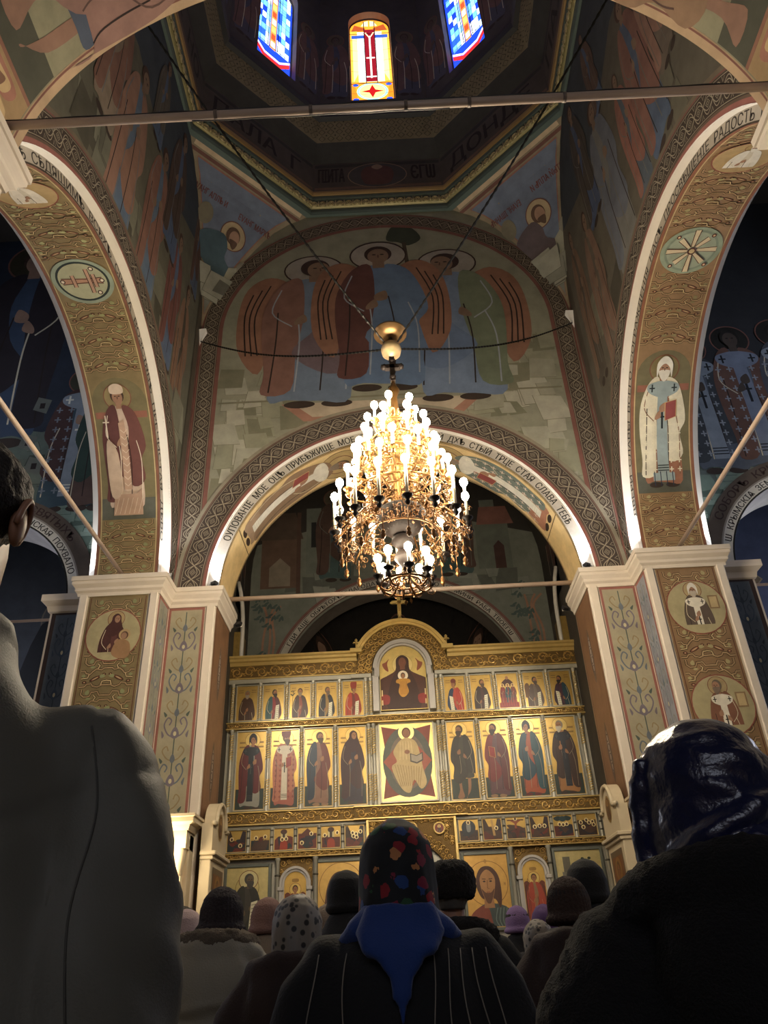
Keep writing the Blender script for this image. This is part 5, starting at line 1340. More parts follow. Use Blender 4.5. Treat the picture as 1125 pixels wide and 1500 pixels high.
def majesty(P, w, h):
    P.poly([(-w * .47, h * .97), (0, h * .90), (w * .47, h * .97), (w * .40, h * .62), (w * .40, h * .38), (w * .47, h * .03), (0, h * .10), (-w * .47, h * .03), (-w * .40, h * .38), (-w * .40, h * .62)], '7c3424')
    P.ell(0, h * .5, w * .46, h * .46, '4e5046', n=36); P.ell(0, h * .5, w * .34, h * .36, '6a5a4c', n=30)
    P.poly([(0, h * .86), (w * .45, h * .5), (0, h * .12), (-w * .45, h * .5)], '9a4a34')
    P.ell(0, h * .88, .15, .15, 'ecd488', .7); P.ell(0, h * .875, .085, .10, '5a3a24'); P.ell(0, h * .865, .065, .085, '8a5c40')
    P.blob([(-.06, h * .80), (.06, h * .80), (.18, h * .74), (.24, h * .58), (.28, h * .40), (.33, h * .22), (.22, h * .14), (.10, h * .26), (.02, h * .10), (-.14, h * .16), (-.30, h * .42), (-.20, h * .50), (-.26, h * .62), (-.17, h * .74)], 'b49a68', .1)
    for q in range(11): P.line([(-.24 + .05 * q, h * (.46 - .004 * q)), (-.14 + .034 * q, h * .18)], .007, '7a5c34')
    for q in range(5): P.line([(-.12 + .05 * q, h * .76), (-.14 + .06 * q, h * .52)], .006, 'd8c090')
    P.poly([(.05, h * .60), (.17, h * .57), (.29, h * .61), (.29, h * .50), (.17, h * .46), (.05, h * .49)], '4a4034'); P.poly([(.07, h * .585), (.17, h * .56), (.27, h * .59), (.27, h * .515), (.17, h * .48), (.07, h * .505)], '9a8c78')
    P.ell(0, h * .62, .05, .04, '8a5c40')
icon(-.50, .50, 4.10, 5.50, majesty, 'large central icon of a pale robed man with book on a red star', 'large middle icons', frame=.03, board='e0c880')
# feast row
FP = [('a reclining figure under a dark hanging', 'cave'), ('two haloed figures facing each other', 'pair'), ('haloed figures before a small pavilion', 'pav'), ('a dark mountain with scattered small figures', 'mount'), ('a domed canopy over a red robed group', 'dome'), ('a cluster of five haloes before dark rocks', 'clus'),
      ('a pale figure in a dark round glory', 'glory'), ('a slanting pale ray between dark hills', 'ray'), ('a crucified figure between two crowds', 'crux'), ('three haloes between steep dark rocks', 'rocks'), ('two spread dark wings over a crowd', 'asc'), ('six haloes round a reclining figure', 'dorm')]
def feast(kind, sd):
    def d(P, w, h):
        rn = random.Random(sd); dk = ['3a2a22', '2a3030', '5a2a20', '4a3428', '6a2e22', '2e2a30']
        P.rect(-w / 2, 0, w / 2, h * (.72 if kind in ('mount', 'dorm') else .5), rn.choice(dk))
        for q in range(7): P.blob([(rn.uniform(-.5, .4) * w, rn.uniform(0, .3) * h), (rn.uniform(-.3, .5) * w, rn.uniform(0, .3) * h), (rn.uniform(-.3, .5) * w, rn.uniform(.3, .6) * h), (rn.uniform(-.5, .3) * w, rn.uniform(.3, .65) * h)], rn.choice(dk))
        def hl(x, z): P.ell(x * w, z * h, .036, .036, 'e8d49a', .3); P.ell(x * w, z * h - .004, .019, .024, '4a2a1a')
        if kind in ('rocks', 'ray', 'clus', 'cave'):
            P.poly([(-w * .5, h * .4), (-w * .5, h * .95), (-w * .34, h * .98), (-w * .1, h * .45)], '3e2c20'); P.poly([(w * .5, h * .4), (w * .5, h * .92), (w * .3, h), (w * .12, h * .45)], '33282a')
        if kind == 'mount': P.poly([(-w * .45, h * .6), (0, h * .96), (w * .46, h * .6)], '5a3022')
        if kind == 'glory': P.ell(0, h * .62, w * .36, h * .34, '2a2e34'); P.blob([(-.03, h * .45), (.03, h * .45), (.035, h * .8), (0, h * .86), (-.035, h * .8)], '7c7c78')
        if kind == 'crux': P.rect(-w * .42, h * .84, w * .42, h * .89, '4a2418'); P.rect(-w * .04, h * .4, w * .04, h * .98, '4a2418'); P.blob([(-w * .3, h * .86), (0, h * .84), (w * .3, h * .86), (.02, h * .7), (.02, h * .5), (-.02, h * .5), (-.02, h * .7)], '8a4a30')
        if kind == 'asc':
            for sg in (-1, 1): P.blob([(0, h * .84), (sg * w * .2, h * .96), (sg * w * .46, h * .86), (sg * w * .28, h * .72)], '22302e')
            P.ell(0, h * .82, w * .18, h * .13, '2a3c3c')
        if kind == 'ray': P.poly([(-w * .06, h * .95), (w * .04, h * .95), (w * .14, h * .2), (w * .02, h * .2)], 'b08c54')
        if kind in ('dome', 'pav'): P.rect(-w * .16, h * .5, w * .16, h * .8, 'c8b888'); P.ell(0, h * .84, w * .17, h * .12, '4a2c20'); P.rect(-w * .06, h * .5, w * .06, h * .78, '3a2a22'); P.blob([(-.06, 0), (.06, 0), (.05, h * .4), (-.05, h * .4)], '9a3a22')
        for x, z in {'cave': [(-.25, .6), (.2, .3)], 'pair': [(-.22, .62), (.25, .66)], 'pav': [(-.08, .5), (.12, .52)], 'mount': [(-.28, .3), (.2, .7)], 'dome': [(-.32, .6), (.32, .7)], 'clus': [(-.1, .65), (.08, .6), (.1, .45), (-.06, .5), (.3, .7)], 'glory': [(0, .86)],
                     'ray': [(.2, .55)], 'crux': [(0, .93)], 'rocks': [(0, .55), (.25, .54), (-.25, .52)], 'asc': [(-.18, .58), (0, .56), (.18, .58)], 'dorm': [(-.3, .62), (0, .72), (.3, .64), (-.2, .4), (.12, .6), (.34, .5)]}[kind]: hl(x, z)
    return d
xs = [(-b, -a) for a, b in FX[::-1]] + FX
for i, (a, b) in enumerate(xs): icon(a, b, 3.37, 3.73, feast(FP[i][1], i + 3), 'little feast row icon of %s' % FP[i][0], 'little feast icons above the lowest row', frame=.014)
# local row
GREYF = mat('grey green icon frame', '6a6c62', .45, .3, var=.15)
def face_big(P, w, h):
    P.ring(0, h * .60, w * .47, .010, '7a5424', n=40)
    P.blob([(-w * .5, -.02), (-w * .42, h * .18), (-w * .10, h * .32), (w * .12, h * .32), (w * .44, h * .24), (w * .52, -.02)], '3a4440'); P.blob([(-w * .5, -.02), (-w * .40, h * .20), (-w * .08, h * .30), (w * .02, h * .14), (0, -.02)], '7a3a28')
    P.blob([(-w * .26, h * .66), (-w * .24, h * .50), (-w * .12, h * .38), (w * .14, h * .38), (w * .24, h * .26), (w * .30, h * .40), (w * .28, h * .66), (w * .16, h * .80), (0, h * .84), (-w * .16, h * .80)], '4a2a18')
    P.poly([(-w * .10, h * .46), (w * .10, h * .46), (w * .12, h * .26), (-w * .12, h * .26)], '9a6c44')
    P.blob([(-w * .17, h * .68), (-w * .15, h * .50), (-w * .07, h * .38), (w * .07, h * .38), (w * .15, h * .50), (w * .17, h * .68), (0, h * .79)], 'a87848')
    P.blob([(-w * .15, h * .52), (-w * .06, h * .47), (w * .06, h * .47), (w * .15, h * .52), (w * .06, h * .35), (0, h * .32), (-w * .06, h * .35)], '5c3820')
    for sg in (-1, 1): P.line([(sg * w * .035, h * .655), (sg * w * .12, h * .66)], .012, '3a2010'); P.ell(sg * w * .075, h * .625, w * .032, h * .012, '2a180c', n=10)
    P.line([(0, h * .64), (-w * .012, h * .53), (w * .03, h * .525)], .010, '6a4424'); P.line([(-w * .04, h * .475), (w * .04, h * .475)], .010, '7a3424')
    for q in range(4): P.curve([(w * (.18 + .07 * q), h * .26), (w * (.12 + .08 * q), h * .1), (w * (.2 + .06 * q), 0)], .012, '6a7870')
    P.text('О', -.025, h * .88, .06, '6a4420'); P.text('Н', w * .38, h * .56, .05, '6a4420')
def veil_big(P, w, h):
    P.ring(0, h * .66, w * .47, .010, '7a5424', n=40)
    P.blob([(-w * .42, -.02), (-w * .36, h * .4), (-w * .30, h * .66), (-w * .18, h * .82), (0, h * .87), (w * .18, h * .82), (w * .30, h * .66), (w * .4, h * .3), (w * .45, -.02)], '4e2a20')
    P.blob([(-w * .14, h * .70), (-w * .13, h * .52), (0, h * .42), (w * .13, h * .52), (w * .14, h * .70), (0, h * .78)], 'a08058'); P.blob([(0, -.02), (w * .02, h * .3), (w * .25, h * .36), (w * .34, -.02)], '9a7a50'); P.ell(w * .18, h * .42, w * .11, h * .09, '8a6440')
    for sg in (-1, 1): P.ell(sg * w * .06, h * .62, w * .03, h * .01, '2a180c', n=8)
def angel(rc, staff):
    def d(P, w, h):
        P.blob([(-.05, h * .86), (.05, h * .86), (.05, h * .9), (-.05, h * .9)], '9a7434')
        saint(P, 0, h * .02, h * .80, robe=rc, robe2=rc, under='8a6a4a', halo='d8b868', wings='6a3420', hair='3a2214', hold='staff' if staff else None, lines='b87a5a')
    return d
def left_saint(P, w, h):
    P.ring(0, h * .72, w * .28, .010, 'a08444'); saint(P, 0, -h * .30, h * 1.22, robe='3c3a34', under='4a463e', halo='e4d49c', hair='4a4640', beard='4a4640', hold='scroll', w=1.1, skin='6a5844', lines='5a564c', d=1); P.rect(-w * .42, h * .62, -w * .26, h * .67, '6a5a3a')
def right_group(P, w, h):
    P.rect(-w * .34, h * .62, -w * .18, h * .92, '6a6454'); P.rect(-w * .38, h * .62, -w * .1, h * .72, '7a7464')
    for q in range(5): P.ell(w * (.05 + .05 * q), h * (.86 + .03 * math.sin(q * 2)), .03, .022, '2e3424', n=8)
    for x, z, c in ((-.22, .1, '3e3a30'), (.08, .12, '4a3a2c'), (.3, .08, '3a4038'), (-.05, 0, '5a3a2a')): saint(P, x * w, z * h - .1, h * .62, robe=c, under='6a5a44', halo='e0cc8c', hair='4a3a28', w=.9)
LG = 'large icons of the lowest row'
icon(-3.24, -2.52, 1.95, 3.12, left_saint, 'large lowest row icon of a grey robed saint with a scroll', LG, .05, 'e0cc8c', fm=GREYF)
icon(-1.66, -.86, 2.00, 3.14, veil_big, 'large lowest row icon of a face framed by a wide brown veil', LG, .05, 'c8a058', fm=GREYF)
icon(.88, 1.62, 2.02, 3.14, face_big, 'large lowest row icon of a bearded long haired man facing front', LG, .05, 'c49850', fm=GREYF)
icon(2.46, 3.24, 1.95, 3.14, right_group, 'large lowest row icon of several small figures beside a grey building', LG, .05, 'd8c488', fm=GREYF)
for sg, rc, st, lb in ((-1, '7a3020', False, 'arched side door icon of a winged angel in dark red, left of the gates'), (1, 'a0402a', True, 'arched side door icon of an angel in a scarlet cloak with a raised staff')):
    xa, xb = sorted((sg * 1.86, sg * 2.24)); icon(xa, xb, .5, 3.02, lambda P, w, h: (P.push(0, 1.35), angel(rc, st)(P, w, h - 1.35), P.pop()), lb, 'arched side doors', 0, 'd0a858', arch=.19)
    m = MB(); xc = sg * 2.05
    for R0_, R1_, y in ((.19, .23, 14.60), (.23, .27, 14.57)):
        vs = []; n = 20
        for i in range(n + 1):
            a = PI * i / n
            for R, yy in ((R0_, 14.72), (R0_, y), (R1_, y), (R1_, 14.72)): vs.append((xc + R * math.cos(a), yy, 2.83 + R * math.sin(a)))
        m.add(vs, [(4 * i + k, 4 * i + (k + 1) % 4, 4 * (i + 1) + (k + 1) % 4, 4 * (i + 1) + k) for i in range(n) for k in range(4)])
        for q in (-1, 1): x0_, x1_ = sorted((xc + q * R0_, xc + q * R1_)); m.box(x0_, x1_, y, 14.72, .45, 2.83)
    for q in (-1, 1): x0_, x1_ = sorted((xc + q * .20, xc + q * .30)); m.box(x0_, x1_, 14.55, 14.72, 2.72, 2.78, .006)
    ib(m, 'door_arch', mat('silvered moulding', 'b4ada4', .45, .2, var=.1))
    g = MB(); x0_, x1_ = sorted((sg * 1.76, sg * 2.33)); g.box(x0_, x1_, 14.66, 14.72, 2.78, 3.24); ag = ib(g, 'spandrel', GOLDK); c = MB()
    for q in (-1, 1):
        for (dx, dz, r) in ((.22, 3.16, .06), (.12, 3.19, .04), (.25, 3.04, .04)): spiral(c, (xc + q * dx, 14.65, dz), ex, ez, r, 1.4, .009, 12, q)
    ib(c, 'scroll_carving', GOLD, ag, recalc=False)
for x0_, x1_ in ((-3.24, -2.52), (-1.66, -.86), (.88, 1.62), (2.46, 3.24)):
    m = MB(); m.box(x0_, x1_, 14.62, 14.72, .5, 1.85, .01); pn = ib(m, 'lower_panel', GOLDK); c = MB(); carve(c, x0_ + .05, x1_ - .05, 1.0, 1.4, 14.61, .3, .014); ib(c, 'scroll_carving', GOLD, pn, recalc=False)
# royal gates: square surround, pierced arch, roundels, two leaves
g = MB(); sq = [(-.77, 2.4), (-.77, 3.78), (.77, 3.78), (.77, 2.4), (.62, 2.4), (.62, 2.75)] + [(.62 * math.cos(a), 2.75 + .62 * math.sin(a)) for a in (PI * i / 20 for i in range(1, 20))] + [(-.62, 2.75), (-.62, 2.4)]
tr = tessellate_polygon([[Vector((a, b, 0)) for a, b in sq]]); n = len(sq)
g.add([(a, y, b) for y in (14.58, 14.72) for a, b in sq], [tuple(f) for f in tr] + [tuple(n + i for i in f) for f in tr] + [(i, (i + 1) % n, n + (i + 1) % n, n + i) for i in range(n)])
gs = ib(g, 'gate_surround', GOLDK); c = MB(); rn = random.Random(2)
for i in range(26):
    a = PI * (i + .5) / 26; 
    for R in (.67, .75): 
        if abs(R * math.cos(a)) < .74: spiral(c, (R * math.cos(a), 14.57, 2.75 + R * math.sin(a)), ex, ez, .045, 1.3, .010, 10, rn.choice((-1, 1)))
for sg in (-1, 1):
    for q in range(14): spiral(c, (sg * (.60 + .13 * rn.random()), 14.57, 3.32 + .42 * rn.random()), ex, ez, .045, 1.3, .010, 10)
carve(c, -.75, .75, 3.70, 3.77, 14.565, .09, .009)
ib(c, 'scroll_carving', GOLD, gs, recalc=False)
m = MB()
for q in (-.775, .775): m.box(q - .025, q + .025, 14.52, 14.72, .45, 3.80, .006)
m.box(-.80, .80, 14.54, 14.72, 3.755, 3.80, .006); ib(m, 'gate_frame', GOLDB, gs)
for x, z, lb in ((-.49, 3.60, 'small round icon in a gold ring, upper left of the gate arch'), (.49, 3.60, 'small round icon in a gold ring, upper right of the gate arch'), (0, 3.62, 'small round icon in a gold ring over the gate arch')):
    t = empty('roundel', (x, 14.57, z), lb, 'icon', 'round icons on the gate arch'); P = Paint(); P.ell(0, 0, .08, .08, '7a2a1c'); P.clip = (-.07, -.066, .07, .08); saint(P, 0, -.22, .27, robe='5a2a20', under='3a3a3a', halo='d8b868'); P.clip = None
    P.build('painting', lambda x, zz, h: (x, -.012 - h, zz), ICON, t, eps=.0003); m = MB(); m.tube([(.092 * math.cos(2 * PI * i / 24), -.01, .092 * math.sin(2 * PI * i / 24)) for i in range(25)], .018, 6, caps=False); m.build('ring', GOLDB, t)
for sg in (-1, 1):
    m = MB(); x0_, x1_ = sorted((sg * .01, sg * .61)); m.box(x0_, x1_, 14.62, 14.68, .5, 2.5, .01); lf = ib(m, 'gate_leaf', GOLDK); c = MB(); carve(c, x0_ + .04, x1_ - .04, .7, 1.3, 14.61, .3, .014); carve(c, x0_ + .04, x1_ - .04, 1.5, 2.3, 14.61, .3, .014); ib(c, 'scroll_carving', GOLD, lf, recalc=False)

# ------------------------------------------------------------------ white icon cases round the east piers
WHITE = mat('ivory carved wood', 'c8b89a', .5, var=.08)
CASEP = [(0, 3.00), (.02, 3.0), (.04, 3.06), (.09, 3.09), (.09, 3.14), (.11, 3.15), (.11, 3.18), (0, 3.18)]
for sg, w in ((-1, 'left'), (1, 'right')):
    # facing the nave axis: rounded pediment with a medallion, a tall brown painted panel below
    t = empty('icon_case', (sg * 2.63, 10.72, 0), 'ivory icon case with a round pediment on the inner side of the %s pier' % w, 'icon case', 'ivory icon cases round the east piers')
    Lx = Vector(t.location)
    def B(m, name, mt, par=None, **k):
        m.v = [tuple(Vector(p) - Lx) for p in m.v]; return m.build(name, mt, par or t, **k)
    m = MB(); x0_, x1_ = sorted((sg * 2.54, sg * 2.68)); m.box(x0_, x1_, 10.28, 11.10, 0, 2.78, .01); B(m, 'body', WHITE)
    m = MB()
    pts = [(10.28, 2.78), (10.28, 3.12)] + [(10.69 + .30 * math.cos(a), 3.12 + .30 * math.sin(a)) for a in (PI - PI * i / 18 for i in range(19))] + [(11.10, 3.12), (11.10, 2.78)]
    tr = tessellate_polygon([[Vector((a, b, 0)) for a, b in pts]]); n = len(pts)
    m.add([(sg * x, a, b) for x in (2.54, 2.68) for a, b in pts], [tuple(f) for f in tr] + [tuple(n + i for i in f) for f in tr] + [(i, (i + 1) % n, n + (i + 1) % n, n + i) for i in range(n)])
    xx = sg * 2.53
    m.tube([(xx, 10.69 + .28 * math.cos(a), 3.12 + .28 * math.sin(a)) for a in (PI * i / 18 for i in range(19))], .03, 6); m.tube([(xx, 10.25, 3.12), (xx, 10.41, 3.12)], .03, 6); m.tube([(xx, 10.97, 3.12), (xx, 11.13, 3.12)], .03, 6)
    x0_, x1_ = sorted((sg * 2.48, sg * 2.68)); m.box(x0_, x1_, 10.24, 11.14, 2.74, 2.79, .01); x0_, x1_ = sorted((sg * 2.51, sg * 2.68)); m.box(x0_, x1_, 10.26, 11.12, 2.69, 2.74, .01)
    B(m, 'pediment', WHITE)
    P = Paint(); P.ell(0, 0, .13, .165, 'a08040', .5); P.ell(0, 0, .11, .14, '6a4a2c'); P.clip = (-.1, -.12, .1, .13); saint(P, 0, -.34, .44, robe='4a2a20', under='3a2a24', halo='a88a4c'); P.clip = None
    P.build('medallion', lambda x, z, h: (sg * (2.535 - h) - Lx.x, 10.69 - sg * x - Lx.y, 3.12 + z), ICON, t)
    P = Paint(); P.rect(-.30, .9, .30, 2.62, '54483c'); P.rect(-.25, .95, .25, 2.55, '6a3c20', .2); saint(P, 0, 1.0, 1.5, robe='5a3018', under='7a4a26', halo='8a6434', skin='7a4c30')
    P.build('painted_panel', lambda x, z, h: (sg * (2.535 - h) - Lx.x, 10.69 - sg * x - Lx.y, z), ICON, t)
    # facing west: entablature on columns around a lamp lit niche
    t = empty('icon_case', (sg * 3.1, 10.2, 0), 'ivory icon case with columns and cornice on the front of the %s pier' % w, 'icon case', 'ivory icon cases round the east piers'); Lx = Vector(t.location)
    m = MB(); x0_, x1_ = sorted((sg * 2.80, sg * 3.44)); m.box(x0_, x1_, 10.20, 10.41, 0, 2.98, .01); B(m, 'body', WHITE)
    m = MB(); path = [(2.80, 10.41), (2.80, 10.02), (3.44, 10.02)]; path = [(-x, y) for x, y in path] if sg < 0 else [(x, y) for x, y in path][::-1]
    m.prism(CASEP, path); m.box(min(sg * 2.80, sg * 3.44), max(sg * 2.80, sg * 3.44), 10.02, 10.41, 2.80, 3.18); B(m, 'entablature', WHITE)
    for cx_ in (2.89, 3.36):
        m = MB(); m.box(sg * cx_ - .075, sg * cx_ + .075, 10.02, 10.19, 0, 1.4, .01); m.lathe([(.07, 1.4), (.07, 1.45), (.055, 1.48), (.05, 2.5), (.06, 2.52), (.05, 2.56), (.075, 2.62), (.085, 2.70), (.085, 2.80)], (sg * cx_, 10.10, 0), 14)
        for q in range(10): a = 2 * PI * q / 10; m.tube([(sg * cx_ + .052 * math.cos(a), 10.10 + .052 * math.sin(a), 1.5), (sg * cx_ + .05 * math.cos(a), 10.10 + .05 * math.sin(a), 2.5)], .006, 4)
        B(m, 'column', WHITE)
    m = MB(); m.box(sg * 3.1 - .20, sg * 3.1 + .20, 10.16, 10.20, .95, 2.30, .01); m.tube([(sg * 3.1 + .2 * math.cos(a), 10.15, 2.30 + .2 * math.sin(a)) for a in (PI * i / 14 for i in range(15))], .025, 6); fr = B(m, 'niche_frame', WHITE)
    P = Paint(); P.rect(-.16, 1.0, .16, 2.28, '8a6234', .3); saint(P, 0, 1.05, 1.1, robe='5a3420', under='7a5a34', halo='c09a50'); P.build('painted_panel', lambda x, z, h: (sg * 3.1 + x - Lx.x, 10.15 - h - Lx.y, z), ICON, t)
    if sg > 0: continue
    # lamp under the cornice
    l = empty('wall_lamp', (sg * 3.04, 9.93, 2.78), 'glowing frosted globe lamp under the cornice of the left ivory icon case', 'lamp')
    m = MB(); m.lathe([(.001, -.085), (.05, -.07), (.08, -.02), (.085, .03), (.06, .08), (.03, .10)], n=16); m.build('globe', lens_mat('warm lamp globe', 'ffdca0', 30), l)
    m = MB(); m.lathe([(.035, .09), (.04, .13), (.02, .16), (.001, .165)], n=12); m.tube([(0, 0, .14), (0, .05, .17), (0, .10, .16)], .012, 6); m.build('bracket', BRASS, l)
    ld = bpy.data.lights.new('lamp_light', 'POINT'); ld.energy = 40; ld.color = (1, .80, .5); ld.shadow_soft_size = .09; lo = link('lamp_light', ld, l, (0, -.12, -.02))

# ------------------------------------------------------------------ the congregation, seen from behind
SKINM = mat('skin', 'a0735a', .5, var=.1, scale=12)
def eval_mesh(me, name, mods, m, smooth=True):
    o = bpy.data.objects.new('tmp', me); COL.objects.link(o)
    for t, kw in mods:
        md = o.modifiers.new(t, t)
        for k, v in kw.items(): setattr(md, k, v)
    dg = bpy.context.evaluated_depsgraph_get(); dg.update()
    r = bpy.data.meshes.new_from_object(o.evaluated_get(dg)); r.name = name
    bpy.data.objects.remove(o); bpy.data.meshes.remove(me)
    r.materials.clear(); r.materials.append(m)
    r.polygons.foreach_set('use_smooth', [smooth] * len(r.polygons)); return r
def body_mesh():
    V = []; E = []; R = []
    def v(p, r, par=None):
        V.append(p); R.append(r if isinstance(r, tuple) else (r, r))
        if par is not None: E.append((par, len(V) - 1))
        return len(V) - 1
    pel = v((0, 0, .93), (.145, .105)); wa = v((0, 0, 1.08), (.13, .095), pel); ch = v((0, 0, 1.26), (.15, .105), wa); nb = v((0, -.01, 1.41), (.07, .06), ch)
    nk = v((0, .005, 1.48), .052, nb); hl = v((0, .025, 1.545), (.062, .07), nk); hm = v((0, .012, 1.615), (.075, .09), hl); v((0, .005, 1.665), (.055, .065), hm)
    v((0, .118, 1.60), .012, hm)
    for s in (-1, 1):
        sh = v((s * .165, 0, 1.375), .058, ch); el = v((s * .235, -.03, 1.10), .040, sh); wr = v((s * .15, .19, 1.00), .026, el); pa = v((s * .085, .255, 1.02), (.030, .016), wr)
        for i, (dx, dz, L) in enumerate(((-.035, .028, .062), (-.045, .010, .072), (-.045, -.008, .068), (-.036, -.026, .054))):
            a = v((s * (.085 + dx * .6), .268 + .004 * i, 1.02 + dz * .9), .009, pa); b = v((s * (.085 + dx - L * .35), .262, 1.02 + dz), .0085, a); v((s * (.085 + dx - L * .8), .240, 1.015 + dz), .0075, b)
        a = v((s * .105, .245, 1.052), .010, pa); v((s * .075, .252, 1.078), .009, a)
        hp = v((s * .09, 0, .84), .09, pel); kn = v((s * .10, .015, .48), .055, hp); an = v((s * .10, -.015, .09), .038, kn); v((s * .115, .12, .04), (.04, .032), an)
    me = bpy.data.meshes.new('body'); me.from_pydata(V, E, [])
    o = bpy.data.objects.new('tmpb', me); COL.objects.link(o); o.modifiers.new('Skin', 'SKIN')
    bpy.context.view_layer.objects.active = o
    if not me.skin_vertices:
        bpy.context.view_layer.update()
    sv = me.skin_vertices[0].data if me.skin_vertices else None
    if sv is None:
        bm = bmesh.new(); bm.from_mesh(me); bm.verts.layers.skin.verify(); bm.to_mesh(me); bm.free(); sv = me.skin_vertices[0].data
    for i, r in enumerate(R): sv[i].radius = r; sv[i].use_root = (i == 0)
    s = o.modifiers.new('Sub', 'SUBSURF'); s.levels = 2; s.render_levels = 2
    dg = bpy.context.evaluated_depsgraph_get(); dg.update()
    r = bpy.data.meshes.new_from_object(o.evaluated_get(dg)); r.name = 'body'
    bpy.data.objects.remove(o); bpy.data.meshes.remove(me); r.materials.clear(); r.materials.append(SKINM)
    r.polygons.foreach_set('use_smooth', [True] * len(r.polygons)); return r
BODY = body_mesh()
me_ = MB(); me_.sphere((0, 0, 0), .013, 2); EYE = me_.mesh('eye', mat('eye white', 'd8d0c8', .2, var=.02))
me_ = MB(); me_.sphere((0, 0, 0), .012, 1, (1.8, .6, .5)); MOUTH = me_.mesh('mouth', mat('lips', '8a4a44', .5))

def loft(m, secs, n=28, ex=2.3, cap=True):
    """closed stack of rounded sections: (cx, cy, z, rx, ry)"""
    vs = []
    for cx, cy, z, rx, ry in secs:
        for i in range(n):
            a = 2 * PI * i / n; c, s = math.cos(a), math.sin(a)
            vs.append((cx + rx * math.copysign(abs(c) ** (2 / ex), c), cy + ry * math.copysign(abs(s) ** (2 / ex), s), z))
    k = len(secs); fs = [(j * n + i, j * n + (i + 1) % n, (j + 1) * n + (i + 1) % n, (j + 1) * n + i) for j in range(k - 1) for i in range(n)]
    fs += [tuple(range(n))[::-1], tuple((k - 1) * n + i for i in range(n))]
    m.add(vs, fs, True)
def blend(m, name, mt, vox=.02, smooth=6, folds=0.0, fs=(7, 7, 2.2), fine=0.0, seed=0.0, fn=None):
    me = eval_mesh(m.mesh('tmp', None), name, [('REMESH', dict(mode='VOXEL', voxel_size=vox)), ('SMOOTH', dict(iterations=smooth, factor=.5))], mt)
    if folds or fine or fn:
        ns = [v.normal.copy() for v in me.vertices]
        for v, nv in zip(me.vertices, ns):
            p = v.co; d = 0
            if folds:
                q = Vector((p.x * fs[0] + seed, p.y * fs[1], p.z * fs[2] + 1.5 * p.x)); a = noise.noise(q); d += folds * (1 - 2 * abs(a)) * .8 + folds * .5 * noise.noise(q * 2.3)
            if fine: d += fine * noise.noise(p * 70) + fine * .7 * noise.noise(p * 150)
            if fn: d += fn(p, nv)
            v.co = p + nv * d
        me.update()
    return me
def coat_mesh(name, mt, w=1.0, hem=.42, vox=.02, folds=.010, fine=0.0, collar=.05, seed=0.0, hood=0.0, puff=0.0, smooth=6, sh=1.0, fn=None, drop=0.0, el=1.0):
    m = MB()
    loft(m, [(0, 0, hem, .29 * w, .22 * w), (0, 0, .75, .265 * w, .20 * w), (0, 0, 1.0, .245 * w, .18 * w), (0, 0, 1.18, .245 * w, .17 * w), (0, -.005, 1.30, .235 * w, .155 * w), (0, -.01, 1.37 - drop, .205 * w, .135 * w), (0, -.01, 1.43 - drop, .125, .11), (0, -.005, 1.47 - drop * .5, .10, .10), (0, 0, 1.48 + collar, .092, .095)])
    for s in (-1, 1):
        pts = [(s * .10, -.005, 1.365 - drop), (s * .175 * w * sh, -.005, 1.362 - drop), (s * .215 * w * sh, -.01, 1.30), (s * .245 * w * sh * el, -.025, 1.20), (s * .262 * w * sh * el, -.03, 1.10), (s * .24 * w, .06, 1.03), (s * .18 * w, .17, 1.0)]
        m.tube(pts, [.075, .082 + puff, .082 + puff, .078 + puff, .074 + puff, .066, .058], 14)
    if hood:
        m.sphere((0, -.13, 1.36), .13 * hood, 3, (1.15, .6, 1.0)); m.tube([(.15 * math.cos(a), -.03 + .13 * math.sin(a), 1.445 - .035 * math.sin(a)) for a in (2 * PI * i / 20 for i in range(21))], .042 * hood, 8)
    return blend(m, name, mt, vox, smooth, folds, fine=fine, seed=seed, fn=fn)
def person(x, y, H, rz, label, coat, extras, hands=True, group=None):
    k = H / 1.70; t = empty('person', (x, y, 0), label, 'person', group, math.radians(rz)); t.scale = (k, k, k)
    b = link('body', BODY, t)
    for s in (-1, 1): link('eye', EYE, t, (s * .03, .078, 1.625))
    link('mouth', MOUTH, t, (0, .092, 1.555))
    link('coat', coat, t)
    for nm, me in extras: link(nm, me, t)
    return t
def dome(name, mt, secs, vox=.012, folds=0.0, fine=0.0, fs=(7, 7, 2.2), smooth=4, seed=0.0, more=None, fn=None):
    m = MB(); loft(m, secs, 24, 2.0)
    if more: more(m)
    return blend(m, name, mt, vox, smooth, folds, fs, fine, seed, fn)
BEAN = [(0, .0, 1.535, .085, .098), (0, 0, 1.57, .091, .106), (0, 0, 1.63, .090, .104), (0, 0, 1.675, .076, .088), (0, 0, 1.705, .05, .056), (0, 0, 1.72, .015, .018)]
def beanie(mt, s=1.0, rib=True, fur=0.0, brim=True):
    fn = (lambda p, n: .0028 * math.sin(math.atan2(p.y, p.x) * 34)) if rib else None
    def more(m):
        if brim: m.tube([(.092 * math.cos(a), .106 * math.sin(a), 1.555) for a in (2 * PI * i / 24 for i in range(25))], .016, 6)
    return dome('hat', mt, [(a, b, 1.62 + (z - 1.62) * s, rx * s, ry * s) for a, b, z, rx, ry in BEAN], vox=.008, fine=fur, fn=fn, more=more)
SCARF = [(0, -.015, 1.36, .15, .13), (0, -.01, 1.43, .112, .115), (0, -.005, 1.50, .096, .108), (0, 0, 1.57, .098, .116), (0, 0, 1.63, .097, .115), (0, 0, 1.675, .083, .098), (0, 0, 1.705, .055, .064), (0, 0, 1.722, .018, .02)]
